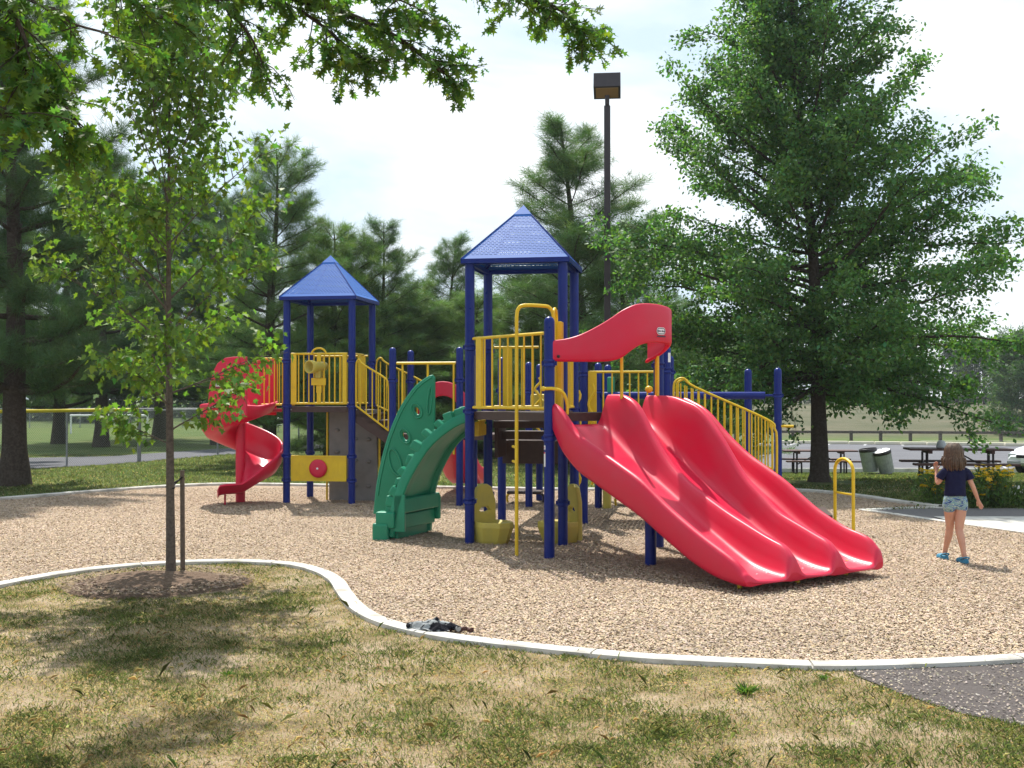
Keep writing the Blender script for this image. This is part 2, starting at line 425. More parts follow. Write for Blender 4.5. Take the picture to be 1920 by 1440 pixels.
def sheet(name, poly, z, m):
    bm = bmesh.new(); vs_ = [bm.verts.new((x, y, z)) for x, y in poly]; f = bm.faces.new(vs_)
    if f.normal.z < 0 or True:
        bm.normal_update()
        if f.normal.z < 0: f.normal_flip()
    bmesh.ops.triangulate(bm, faces=[f])
    me = bpy.data.meshes.new(name); bm.to_mesh(me); bm.free(); me.materials.append(m)
    o = bpy.data.objects.new(name, me); C.objects.link(o); tag(o, kind='structure'); return o
chip_m = mat('wood_chip_surface', (0.41, 0.315, 0.225), 0.95, 0.1, (28, (0.29, 0.21, 0.155), 0.38, 0.68, 9), (45, 1.0, 0.03))
sheet('wood_chip_bed', chip_poly, 0.006, chip_m)

def kerb(name, pts, wd, hgt, m, joints=True):
    mb = MB(); n = len(pts); rows = []
    for i in range(n):
        t = (pts[min(i + 1, n - 1)] - pts[max(i - 1, 0)]); t.z = 0; t.normalize(); s = Vector((t.y, -t.x, 0))
        rows.append([pts[i] + s * a + Vector((0, 0, z)) for a, z in ((-wd / 2, -0.03), (-wd / 2, hgt * 0.8), (-wd / 2 + 0.02, hgt), (wd / 2 - 0.02, hgt), (wd / 2, hgt * 0.8), (wd / 2, -0.03))])
    if joints:      # a shallow groove every metre and a half
        out = []; acc = 0
        for i in range(n - 1):
            seg = (pts[i + 1] - pts[i]).length; out.append(rows[i]); k0 = acc // 1.5; acc += seg
            if acc // 1.5 != k0 and seg > .05:
                for f, dz in ((.45, 0), (.47, -.02), (.53, -.02), (.55, 0)): out.append([rows[i][k].lerp(rows[i + 1][k], .5 + (f - .5) * .14 / seg) + Vector((0, 0, dz if 0 < k < 5 else 0)) for k in range(6)])
        out.append(rows[-1]); rows = out
    mb.grid(rows, False); o = mb.build(name, m); tag(o, kind='structure'); return o
kerb('kerb', near_c, 0.15, 0.045, M['concrete'])
kerb('kerb', far_c, 0.16, 0.06, M['concrete'])
kerb('kerb', right_c + path_c[1:], 0.13, 0.03, M['concrete'])

# asphalt walk at lower right, walk and pad beyond the chips on the right
pe = [p for p in near_c if p.x > 2.25]
walk = [(p.x, p.y - 0.08) for p in pe] + [(9, 6.3), (G(1990, 1385).x, G(1990, 1385).y), (G(1920, 1362).x, G(1920, 1362).y), (G(1800, 1338).x, G(1800, 1338).y), (G(1690, 1302).x, G(1690, 1302).y), (G(1600, 1266).x, G(1600, 1266).y)]
sheet('path', walk, 0.008, M['asphalt'])
wedge = [(G(1765, 953.5).x, G(1765, 953.5).y), (G(1640, 957).x, G(1640, 957).y)] + [(p.x, p.y + 0.05) for p in path_c] + [(12, 19.5)]
sheet('path', wedge, 0.010, mat('pale_asphalt', (0.13, 0.122, 0.122), 0.9, 0.15, (50, (0.18, 0.17, 0.165), 0.4, 0.7, 8), (200, 0.5, 0.005)))
pad = [G(1752, 971), G(1790, 981.5), G(1925, 1000), G(2200, 1037), G(2200, 975), G(1925, 971)]
mb = MB(); mb.add([p + Vector((0, 0.06, 0.02)) for p in pad], [list(range(6))], False); o = mb.build('concrete_pad', M['concrete']); tag(o, kind='structure')
# footpath beyond the ball field fence, parking lot with its lines
lp = [G(-150, 890), G(200, 872), G(408, 854), G(520, 846), G(700, 836), G(700, 831), G(520, 836), G(408, 842), G(200, 856), G(-150, 862)]
sheet('footpath', [(p.x, p.y) for p in lp], 0.008, M['lot'])
mb = MB(); ly = [39.0, 50, 60, 72, 84.0]
mb.grid([[(x, y, H(x, y) + 0.01) for x in (5.5, 20, 40, 70)] for y in ly], False)
o = mb.build('parking_lot', M['lot']); o.data.flip_normals(); tag(o, kind='structure')
mb = MB()
for k in range(16):
    x = 13 + k * 2.6
    a, b_ = Vector((x, 84, 0)), Vector((x - 2.2, 77.5, 0)); s = Vector((0.09, 0, 0))
    q = []
    for p in (a - s, a + s, b_ + s, b_ - s): q.append((p.x, p.y, H(p.x, p.y) + 0.018))
    mb.add(q, [[0, 1, 2, 3]], False)
for k in range(12):
    x = 15 + k * 2.7
    a, b_ = Vector((x, 41, 0)), Vector((x + 2.0, 46.5, 0)); s = Vector((0.05, 0, 0))
    q = [(p.x, p.y, H(p.x, p.y) + 0.018) for p in (a - s, a + s, b_ + s, b_ - s)]
    mb.add(q, [[0, 1, 2, 3]], False)
o = mb.build('parking_lines', mat('worn_line_paint', (0.5, 0.5, 0.5), 0.8, 0.2, (8, (0.32, 0.32, 0.33), 0.4, 0.7))); tag(o, kind='structure')
kerb('kerb', [Vector((5.5, 38.93, -0.62)), Vector((30, 38.93, -0.62)), Vector((70, 38.93, -0.62))], 0.14, 0.12, M['concrete'])

# mulch ring at the young tree
TREE = G(322, 1082)
def mulch():
    mb = MB(); rows = []; rg = random.Random(4)
    for i in range(7):
        r = i / 6; row = []
        for k in range(40):
            a = k * 2 * PI / 40; w_ = 0.92 + 0.08 * math.sin(3 * a + 1) + rg.uniform(-.03, .03)
            row.append((TREE.x - 0.02 + 1.0 * r * w_ * math.cos(a), TREE.y - 0.45 + 0.95 * r * w_ * math.sin(a) , 0.012 + 0.10 * (1 - r * r) ** 1.5 - (0.02 if i == 6 else 0)))
        rows.append(row)
    mb.grid(rows, True, False, True)
    o = mb.build('mulch_ring', mat('mulch', (0.12, 0.08, 0.055), 0.95, 0.1, (30, (0.21, 0.15, 0.11), 0.4, 0.7, 8), (40, 1.0, 0.04))); o.data.flip_normals()
    tag(o, kind='stuff')
mulch()

# ------------------------------------------------------------------ play structure, local axes u (right) v (away)
CX, CY, ROT = 0.157, 15.42, R(-10)
PS = empty('play_structure', (CX, CY, 0), ROT)
tag(PS, 'red, blue, yellow and green playground structure with roofed towers and slides on wood chips', 'play structure')
P1, P2, P3, P4 = (-.61, -.61), (.61, -.61), (-.61, .61), (.61, .61)
A_, B_ = (.61, -1.83), (1.83, -.61)
DK, LD = 1.71, 1.25
V0, V1 = 4.4, 5.62
Q1, Q2, Q3, Q4 = (-5.05, V0), (-3.83, V0), (-5.05, V1), (-3.83, V1)
R1, R2, S1, S2 = (-3.08, V0), (-3.08, V1), (-1.865, V0), (-1.865, V1)
T1, T2, T3 = (-.66, 1.95), (-.638, V0), (-.638, V1)
U1, U2, U3 = (.59, 1.95), (.566, V0), (.62, V1)
W1, W2, X1, X2 = (3.57, 4.4), (3.1, 5.0), (1.83, 1.95), (1.83, 3.2)

def post(p, top, bands=(), dome=True, r=0.0635):
    mb = MB(); x, y = p
    mb.tube([(x, y, -0.15), (x, y, top)], r, 16)
    if dome: mb.dome((x, y, top), r, 16, 5)
    o = mb.build('post', M['blue'], PS)
    if bands:
        for z in bands:
            m2 = MB()
            m2.lathe([(r, z - .045), (r + .009, z - .043), (r + .009, z - .018), (r + .003, z - .016), (r + .003, z + .016), (r + .009, z + .018), (r + .009, z + .043), (r, z + .045)], (x, y, 0), 16)
            m2.box((x + r + .012, y, z), (.03, .03, .05)); m2.box((x - r - .012, y, z), (.03, .03, .05))
            m2.build('collar', M['blue'], o)
    return o
for p in (P1, P2, P3, P4): post(p, 3.66, (2.55, 1.72, .55), False)
post(A_, 2.79, (2.3, 1.42)); post(B_, 2.65, (2.3, 1.5))
for p in (Q1, Q2, Q3, Q4): post(p, 3.66, (2.55, 1.75, 0.85, .42), False)
for p in (R1, R2, S1, S2): post(p, 2.72, (2.2, 1.2))
for p in (T1, T2, T3): post(p, 2.45, (2.0, 1.2))
for p in (U2, U3): post(p, 2.43, (2.0, 1.2))
post(U1, 2.6, (2.25, 1.3)); post(X1, 2.6, (2.3, 1.3)); post(X2, 2.5, (2.3,))
post(W1, 2.33, (1.93,)); post(W2, 2.33, (1.93,))
# posts under the wide slide
ex, ey = Vector((math.sqrt(.5), math.sqrt(.5), 0)), Vector((math.sqrt(.5), -math.sqrt(.5), 0))   # along the slide's mouth, down the slide
AV = Vector((A_[0], A_[1], 0))
def sl(a, t, z): return AV + ex * a + ey * t + Vector((0, 0, z))
for a, t, h in ((.62, 1.08, .93), (1.45, 1.08, .93)):
    p = sl(a, t, 0); post((p.x, p.y), h, (), False)

# logo plate with lettering
def text_mb(s, size, M4, depth=0.002):
    cu = bpy.data.curves.new('tmp', 'FONT'); cu.body = s; cu.size = size; cu.align_x = 'CENTER'; cu.align_y = 'CENTER'; cu.extrude = depth
    ob = bpy.data.objects.new('tmp', cu); me = ob.to_mesh(); mb = MB()
    mb.add([M4 @ v.co for v in me.vertices], [list(f.vertices) for f in me.polygons], False)
    ob.to_mesh_clear(); bpy.data.objects.remove(ob); bpy.data.curves.remove(cu); return mb
def pill(w_, h_, n=8):
    r = min(w_, h_) / 2; o = []
    for cx, a0 in ((w_ / 2 - r, -PI / 2), (-(w_ / 2 - r), PI / 2)):
        for k in range(n + 1):
            a = a0 + k * PI / n; o.append((cx + r * math.cos(a), r * math.sin(a)))
    return o
def frame4(o, xd, yd):
    xd = Vector(xd).normalized(); zd = xd.cross(Vector(yd)).normalized(); yd = zd.cross(xd)
    m = Matrix((xd, yd, zd)).transposed().to_4x4(); m.translation = Vector(o); return m
def logo(parent, o, xd, yd, s):
    F = frame4(o, xd, yd); T = lambda z: F @ Matrix.Translation((0, 0, z))
    m = MB(); m.plate([pill(.13 * s, .07 * s)], .004, T(0)); pl = m.build('logo_plate', M['white'], parent)
    m = MB(); m.plate([pill(.118 * s, .058 * s), pill(.106 * s, .046 * s)], .003, T(.003)); m.plate([pill(.128*s,.012*s)], .003, F @ Matrix.Translation((.004, -.052 * s, 0)))
    text = text_mb('little tikes', .027 * s, T(.003)); m.add(text.v, text.f, False)
    m.build('logo_lettering', mat('logo_ink', (0.03, 0.012, 0.04), 0.5), parent)

# ---- roofs
def roof(cx, cy, z0, z1, hw):
    mb = MB(); cor = [Vector((cx + sx * hw, cy + sy * hw, z0)) for sx, sy in ((-1, -1), (1, -1), (1, 1), (-1, 1))]; ap = Vector((cx, cy, z1))
    sl_ = math.hypot(hw, z1 - z0)
    for k in range(4):
        a, b = cor[k], cor[(k + 1) % 4]
        tl = a.lerp(ap, .86); tr = b.lerp(ap, .86)
        mb.add([a, b, tr, tl], [[0, 1, 2, 3]], False, [[(-hw, 0), (hw, 0), (hw * .14, .86), (-hw * .14, .86)]])
    r = mb.build('tower_roof', M['roof'], PS)
    m = MB()
    for k in range(4):
        a, b = cor[k], cor[(k + 1) % 4]; o = (a + b) / 2 - Vector((cx, cy, z0)); o.normalize()
        dz = Vector((0, 0, 1))
        q = [a - dz * .055, b - dz * .055, b + dz * .006, a + dz * .006]
        i_ = [p - o * .012 for p in q]
        m.add(q + i_, [[0, 1, 2, 3], [7, 6, 5, 4], [0, 4, 5, 1], [3, 2, 6, 7]], False)
        m.tube([a + dz * .003, a.lerp(ap, .87)], .008, 6, False)
        m.bar(a.lerp(Vector((cx, cy, z0)), .06) - dz * .02, a.lerp(ap, .86) - dz * .03, .03, .025)
    # returned lip under the eave and square of tube on the posts
    pc = [Vector((cx + sx * .61, cy + sy * .61, z0 - .035)) for sx, sy in ((-1, -1), (1, -1), (1, 1), (-1, 1))]
    for k in range(4): m.bar(pc[k], pc[(k + 1) % 4], .05, .05)
    m.build('eave', M['blue'], r)
    m = MB()
    cc = [c.lerp(ap, .83) + Vector((0, 0, .012)) for c in cor]; a2 = ap + Vector((0, 0, .02))
    for k in range(4): m.add([cc[k], cc[(k + 1) % 4], a2], [[0, 1, 2]], False); m.add([cc[k], cc[(k + 1) % 4], cc[(k + 1) % 4] - Vector((0, 0, .02)), cc[k] - Vector((0, 0, .02))], [[3, 2, 1, 0]], False)
    m.build('roof_cap', M['roofcap'], r)
M['roofcap'] = mat('blue_sheet', (0.004, 0.10, 0.42), 0.45, 0.3)
roof(0, 0, 3.69, 4.47, .71); roof(-4.44, (V0 + V1) / 2, 3.70, 4.50, .72)

# ---- decks
def deck(poly, z, th=.1):
    mb = MB(); n = len(poly)
    mb.add([(x, y, z) for x, y in poly], [list(range(n))], False)
    o = mb.build('deck', M['deck'], PS)
    m = MB()
    for i in range(n):
        a, b = Vector((*poly[i], z)), Vector((*poly[(i + 1) % n], z)); m.bar(a - Vector((0, 0, th / 2 - .004)), b - Vector((0, 0, th / 2 - .004)), .035, th)
    m.build('deck_rim', M['brown'], o)
    return o
ins = .03
deck([(-.58, -.58), (.58, -.58), (.58, .58), (-.58, .58)], DK)
deck([(-.54, -.62), (.57, -1.73), (.57, -.62)], DK)
deck([(.63, -1.73), (1.72, -.64), (.63, -.64)], DK)
deck([(-5.02, V0 + .03), (-3.86, V0 + .03), (-3.86, V1 - .03), (-5.02, V1 - .03)], DK + .02)
deck([(-3.05, V0 + .03), (-1.9, V0 + .03), (-1.9, V1 - .03), (-3.05, V1 - .03)], LD)
deck([(-1.83, V0 + .03), (-.67, V0 + .03), (-.67, V1 - .03), (-1.83, V1 - .03)], LD)
deck([(-.6, V0 + .03), (.55, V0 + .03), (.55, V1 - .03), (-.6, V1 - .03)], LD)
deck([(-.6, 2.0), (.56, 2.0), (.56, V0 - .03), (-.6, V0 - .03)], LD)
deck([(.62, 2.0), (1.8, 2.0), (1.8, 3.17), (.62, 3.17)], LD)

# ---- railings of slats
def railing(p, q, z0, z1, n, rr=.012, boards=(), z0b=None, z1b=None, frame=.018):
    """panel from p to q; z0,z1 bottom and top at p, z0b,z1b at q; boards: fractions where a flat wide board stands"""
    z0b = z0 if z0b is None else z0b; z1b = z1 if z1b is None else z1b
    p, q = Vector((*p, 0)), Vector((*q, 0)); mb = MB(); d = (q - p).normalized()
    P = lambda f, z: p.lerp(q, f) + Vector((0, 0, z))
    mb.tube([P(0, z0), P(1, z0b)], frame, 8); mb.tube([P(0, z1), P(1, z1b)], frame, 8)
    for k in range(n):
        f = (k + .5) / n
        mb.tube([P(f, z0 + (z0b - z0) * f), P(f, z1 + (z1b - z1) * f)], rr, 8, False)
    F = Matrix((d, Vector((-d.y, d.x, 0)), Vector((0, 0, 1)))).transposed()
    for f, wd in boards:
        a, b = z0 + (z0b - z0) * f, z1 + (z1b - z1) * f
        mb.box(P(f, (a + b) / 2), (wd, .035, b - a + .03), F, .006)
    return mb.build('railing', M['yellow'], PS)
def off(p, q, a, b, n=0.0):
    p, q = Vector(p), Vector(q); d = (q - p).normalized(); s = Vector((-d.y, d.x))
    return tuple(p + d * a + s * n), tuple(q - d * b + s * n)
def face(p, q, **k): return off(p, q, k.get('a', .08), k.get('b', .08))
a, b = off(P1, A_, .09, .08); railing(a, b, DK + .06, 2.66, 9, boards=((.09, .13),), frame=.02)
a, b = off(P3, P4, .09, .5); railing(a, b, DK + .06, 2.6, 4, boards=((.3, .13),))
a, b = off(P2, P4, .1, .1); railing(a, b, DK + .06, 2.66, 6, boards=((.5, .12),))
a, b = off(Q1, Q2, .08, .08); railing(a, b, DK + .08, 2.68, 11, boards=((.05, .1), (.95, .08), (.5, .07)), frame=.02)
a, b = off(Q3, Q4, .08, .08); railing(a, b, DK + .08, 2.68, 9, boards=((.9, .12),))
a, b = off(Q2, Q4, .08, .55); railing(a, b, DK + .08, 2.68, 3, boards=((.6, .12),))
# left tower: curtain rail between the tower and the spiral slide
railing((-5.52, V0 - .02), (-5.13, V0 - .02), DK + .06, 2.6, 4)
railing((-5.52, V0 + .62), (-5.13, V0 + .62), DK + .06, 2.6, 4)
# stairs from the left tower down to the low decks
def stair_rail(p, q, z0, z1, z0b, z1b, n):
    p, q = Vector((*p, 0)), Vector((*q, 0)); mb = MB(); P = lambda f, z: p.lerp(q, f) + Vector((0, 0, z))
    top = spline([P(0, z1 - .12), P(.02, z1 - .02), P(.1, z1 + .02), P(.22, z1 + (z1b - z1) * .18), P(.9, z1 + (z1b - z1) * .9), P(.98, z1b - .08), P(1, z1b - .22), P(1, z0b)], 5)
    mb.tube(top, .017, 8); mb.tube([P(0, z1 - .12), P(0, z0)], .017, 8); mb.tube([P(0, z0), P(1, z0b)], .017, 8)
    for k in range(n):
        f = (k + .7) / (n + .4); zb = z0 + (z0b - z0) * f; zt = z1 + (z1b - z1) * f
        mb.tube([P(f, zb), P(f, zt - .01)], .012, 8, False)
    return mb.build('stair_railing', M['yellow'], PS)
def steps(p, q, wdir, wd, z0, z1, n, closed=True):
    p, q = Vector((*p, 0)), Vector((*q, 0)); wv = Vector((*wdir, 0)).normalized(); mb = MB()
    d = (q - p); l = d.length; d.normalize(); F = Matrix((d, wv, Vector((0, 0, 1)))).transposed()
    for k in range(n):
        f = (k + .5) / n; z = z0 + (z1 - z0) * (k + 1) / (n + 1)
        mb.box(p.lerp(q, f) + wv * wd / 2 + Vector((0, 0, z - .03)), (l / n + .02, wd, .06), F, .005)
        mb.box(p.lerp(q, f) + wv * wd / 2 - d * (l / n / 2) + Vector((0, 0, z + (z0 - z1) / (n + 1) / 2 - .03)), (.02, wd, abs(z0 - z1) / (n + 1)), F)
    for s in (0, wd):   # stringers
        a, b = p + wv * s, q + wv * s
        mb.add([a + Vector((0, 0, z0 + .02)), b + Vector((0, 0, z1 + .02)), b + Vector((0, 0, z1 - .26)), a + Vector((0, 0, z0 - .26))], [[0, 1, 2, 3]], False)
        t = wv * (.03 if s == 0 else -.03)
        mb.add([a + t + Vector((0, 0, z0 + .02)), b + t + Vector((0, 0, z1 + .02)), b + t + Vector((0, 0, z1 - .26)), a + t + Vector((0, 0, z0 - .26))], [[3, 2, 1, 0]], False)
    return mb.build('steps', M['brown'], PS)
steps((-3.8, V0 + .02), (-3.06, V0 + .02), (0, 1), 1.14, DK + .02, LD, 3)
stair_rail((-3.75, V0 - .01), (-3.15, V0 - .01), DK + .04, 2.55, LD + .06, 2.2, 5)
stair_rail((-3.75, V1), (-2.75, V1), DK + .04, 2.62, LD + .05, 2.15, 8)
# stairs behind the main tower, seen from below as dark boards
mb = MB()
for k, (v, z, h) in enumerate(((.78, 1.52, .1), (1.05, 1.36, .12), (1.38, 1.1, .34))):
    mb.box((0.02, v, z), (1.12, .3 if k < 2 else .06, h), None, .006)
mb.box((-.5, .98, 1.33), (.06, .62, .56), None, .01); mb.box((.58, .98, 1.33), (.06, .62, .56), None, .01)
mb.build('steps', M['brown'], PS)
# front rail of the low right deck and the long stairs to the right
a, b = off(U1, X1, .1, .09); railing(a, b, LD + .06, 2.28, 8, boards=((.03, .13),))
stair_rail((1.93, 1.93), (3.42, 1.93), LD + .03, 2.16, .78, 1.52, 15)
stair_rail((1.93, 3.2), (3.42, 3.2), LD + .03, 2.16, .78, 1.52, 15)
steps((1.86, 1.98), (3.42, 1.98), (0, 1), 1.18, LD, .55, 4)
mb = MB(); mb.box((3.75, 2.2, .13), (.85, 1.2, .2), None, .01)
mb.build('transfer_step', M['brown'], PS)
mb = MB(); hp = [(4.43, 1.37, -.05), (4.43, 1.37, .86)] + [(4.43 - .1 * (1 - math.cos(a)), 1.37 + .235 * (1 - math.cos(a)), .86 + .17 * math.sin(a)) for a in [k * PI / 10 for k in range(1, 10)]] + [(4.23, 1.84, .86), (4.23, 1.84, .1)]
mb.tube(hp, .024, 10); mb.tube([(4.43, 1.37, .54), (4.23, 1.84, .54)], .018, 8); mb.build('handrail_loop', M['yellow'], PS)
# blue beam between the far posts
mb = MB(); mb.tube([(.63, V0 - .02, 1.93), (3.36, V0 - .02, 1.93)], .065, 14); mb.tube([(3.36, V0 - .02, 1.93), (3.5, V0, 1.93)], .02, 8); mb.build('beam', M['blue'], PS)
mb = MB(); mb.tube([(3.5, V0, 1.42), (3.82, V0 - .06, 1.42)], .022, 8); mb.tube([(3.5, V0 + .05, 1.42), (3.5, V0 - .1, 1.42)], .02, 8); mb.build('hand_grip', M['yellow'], PS)

# bar with three uprights before the low deck
mb = MB(); mb.tube([(R1[0] + .07, V0, 2.5), (S1[0] - .07, V0, 2.5)], .026, 10)
for x in (-2.9, -2.44, -1.97): mb.tube([(x, V0, 2.5), (x, V0, .9)], .021, 8)
mb.tube(spline([(-2.5, V0 - .1, 2.2), (-2.38, V0 - .1, 2.2), (-2.34, V0 - .1, 2.1), (-2.34, V0 - .1, 1.9), (-2.4, V0 - .1, 1.84), (-2.5, V0 - .1, 1.84)], 5), .014, 8)
mb.build('climbing_bars', M['yellow'], PS)
# slim faded boards beside the main tower
mb = MB(); mb.box((-.83, .62, 2.0), (.05, .09, 1.0), None, .02); mb.build('side_board', M['pale_yellow'], PS)
# upright board and wavy climber by the low right deck
mb = MB(); mb.box((.72, V0 - .05, .3), (.14, .12, .75), None, .03); mb.build('side_board', M['pale_yellow'], PS)
for x, y, z0, z1 in ((.72, 1.82, .6, 2.1), (.55, 1.5, .6, 2.0), (-.1, 1.9, 1.3, 2.2)):
    mb = MB(); mb.tube([(x + .045 * math.sin(k * .9), y, z0 + (z1 - z0) * k / 24) for k in range(25)], .018, 8); mb.build('wavy_bar', M['yellow'], PS)
mb = MB(); mb.tube(spline([(-.15, 2.1, 2.0), (-.05, 2.05, 1.85), (.15, 2.0, 1.83), (.32, 1.98, 2.0), (.34, 1.98, 2.2), (.2, 2.0, 2.28)], 6), .022, 8); mb.build('steering_loop', M['pale_yellow'], PS)
mb = MB(); mb.box((.0, 2.15, 1.75), (.5, .1, .4), None, .04); mb.build('activity_panel', M['pale_yellow'], PS)
mb = MB(); mb.box((.78, V0 + .05, 1.9), (.12, .2, .7), None, .03); mb.build('side_panel', M['green'], PS)

# fire pole with its arch
mb = MB()
mb.tube([(.2, -1.72, -.1), (.2, -1.72, 2.86)] + spline([(.2, -1.72, 2.86), (.215, -1.71, 2.95), (.28, -1.68, 3.0), (.5, -1.56, 3.0), (.57, -1.52, 2.98), (.61, -1.5, 2.9), (.61, -1.5, 2.75)], 5)[1:] + [(.61, -1.5, 1.55)], .022, 10)
mb.tube([(.61, -1.2, 1.7), (.61, -1.2, 2.8)] + spline([(.61, -1.2, 2.8), (.61, -1.23, 2.93), (.61, -1.35, 2.98), (.61, -1.47, 2.93), (.61, -1.5, 2.8)], 4)[1:], .02, 10)
mb.box((.67, -1.28, 2.25), (.05, .2, 1.15), None, .008)
for z in (1.3, 1.12): mb.tube([(.2, -1.72, z), (.1, -1.4, z)], .018, 8)
mb.build('fire_pole', M['yellow'], PS)
mb = MB(); mb.tube(spline([(.55, -1.92, 2.0), (.68, -1.9, 2.0), (.78, -1.86, 1.95), (.82, -1.82, 1.82), (.82, -1.82, 1.7)], 5), .02, 8); mb.ball((.55, -1.92, 2.0), .03, 10, 6); mb.build('hand_grip', M['yellow'], PS)
mb = MB(); p = sl(1.52, .05, 2.0); mb.ball((p.x, p.y, 2.0), (.05, .04, .045), 10, 6); mb.build('hand_grip', M['yellow'], PS)

# ---- wide wave slide with three lanes
def wave_slide():
    ts = [0, .08, .16, .3, .49, .7, 1.0, 1.3, 1.58, 1.8, 2.0, 2.2, 2.39, 2.55, 2.68, 2.8, 2.92, 3.0, 3.06]
    TB = [0, .16, .49, 1.0, 1.58, 2.0, 2.39, 2.68, 2.92, 3.06]
    bot = [1.60, 1.30, 1.05, .85, .62, .40, .215, .12, .085, .075]
    flo = [1.58, 1.55, 1.33, 1.02, .72, .49, .31, .195, .15, .14]
    CR = [([0, .16, .49, 1.0, 1.58, 2.0, 2.39, 2.68, 2.92, 3.06], [1.84, 1.79, 1.47, 1.27, 1.03, .77, .57, .44, .34, .26]),
          ([0, .3, .57, .8, 1.17, 1.5, 2.16, 2.75, 3.06], [1.93, 1.93, 1.83, 1.53, 1.16, .95, .68, .48, .40]),
          ([0, .5, 1.0, 1.35, 1.7, 2.25, 2.9, 3.06], [1.92, 1.91, 1.78, 1.45, 1.04, .66, .44, .39]),
          ([0, .4, .8, 1.15, 1.72, 2.22, 2.65, 2.9, 3.06], [1.9, 1.76, 1.44, 1.22, .96, .66, .48, .43, .37])]
    LS = [0, .14, .2]
    fine = []
    for i in range(len(ts) - 1):
        for k in range(3): fine.append(ts[i] + (ts[i + 1] - ts[i]) * k / 3)
    fine.append(ts[-1])
    def sm(xs, tb, t): return sum(float(np.interp(t + d, xs, tb)) * .2 for d in (-.1, -.05, 0, .05, .1))
    rows = []
    for t in fine:
        f = t / 3.06
        dv = [0.03, .93 + (.69 - .93) * f, 1.56 + (1.36 - 1.56) * f, 2.20 + (2.04 - 2.20) * f]
        dip = .06 * max(0, (t - 2.94) / .12) ** 2
        zb = sm(TB, bot, t); tops = [sm(x, y, t) - dip for x, y in CR]; zr = tops[0]
        fl = [sm(TB, flo, t - q * (1 - f)) for q in LS]
        row = []
        # left outer skirt
        row += [(dv[0] + .05, zb), (dv[0] - .005, zb + .01), (dv[0] - .03, zb + .06), (dv[0] - .035, zr - .05), (dv[0] - .025, zr - .012), (dv[0], zr)]
        for k in range(3):
            l, r = dv[k], dv[k + 1]; tl, tr = tops[k], tops[k + 1]; wd = r - l; zf = fl[k]
            for s in (.03, .055, .09, .13, .17, .22, .3, .4, .5, .6, .7, .78, .83, .87, .91, .945, .97):
                if s < .5: e = s * wd; tp = tl
                else: e = (1 - s) * wd; tp = tr
                x = min(max((e - .03) / (.17 - .055 * min(t / 2.2, 1)), 0), 1); g = 1 - x * x * (3 - 2 * x)
                crown = -.004 * (e / .02) ** 2 if e < .03 else -.01
                row.append((l + s * wd, zf + (tp + crown - zf) * g + .012 * (abs(s - .5) * 2) ** 2))
            row.append((r, tr))
        row += [(dv[3] + .025, tops[3] - .012), (dv[3] + .035, tops[3] - .05), (dv[3] + .03, zb + .06), (dv[3] + .005, zb + .01), (dv[3] - .05, zb)]
        # underside follows the lanes
        for k in (2, 1, 0):
            l, r = dv[k], dv[k + 1]; zf = max(fl[k], zb + .06)
            row += [(r - .06, zb + .0), (r - .18, zf - .04), (l + .18, zf - .04), (l + .06, zb + .0)]
        # end lip is rounded in plan
        rows.append([sl(a, t + (.07 * math.sin(min(max((a - dv[0]) / (dv[3] - dv[0]), 0), 1) * PI * 3) ** 2 * max(0, (t - 2.7) / .36) if t > 2.7 else 0), z) for a, z in row])
    last = rows[-1]
    for k, (dt, sh) in enumerate(((.02, .08), (.04, .22), (.052, .45), (.056, .75))):
        rows.append([p + ey * dt + Vector((0, 0, (.105 - p.z) * sh * (1 if p.z > .105 else .6))) for p in last])
    mb = MB(); mb.grid(rows, True, False, True)
    mb.add(rows[0], [list(range(len(rows[0])))[::-1]], False); mb.add(rows[-1], [list(range(len(rows[-1])))], True)
    o = mb.build('wave_slide', M['red'], PS)
    for a, t in ((.25, 2.8), (.98, 2.9), (1.8, 2.85)):
        m = MB(); m.tube([sl(a, t, -.05), sl(a, t, .17)], .024, 10); m.build('support_leg', M['yellow'], o)
    for k, l in ((0, .36), (1, 1.03), (2, 1.70)):
        for d in (-.14, 0, .14):
            m = MB(); m.dome(sl(l + d, 2.93, sm(TB, flo, 2.93) + .004), .014, 8, 3, .007); m.build('bolt', M['steel'], o)
wave_slide()
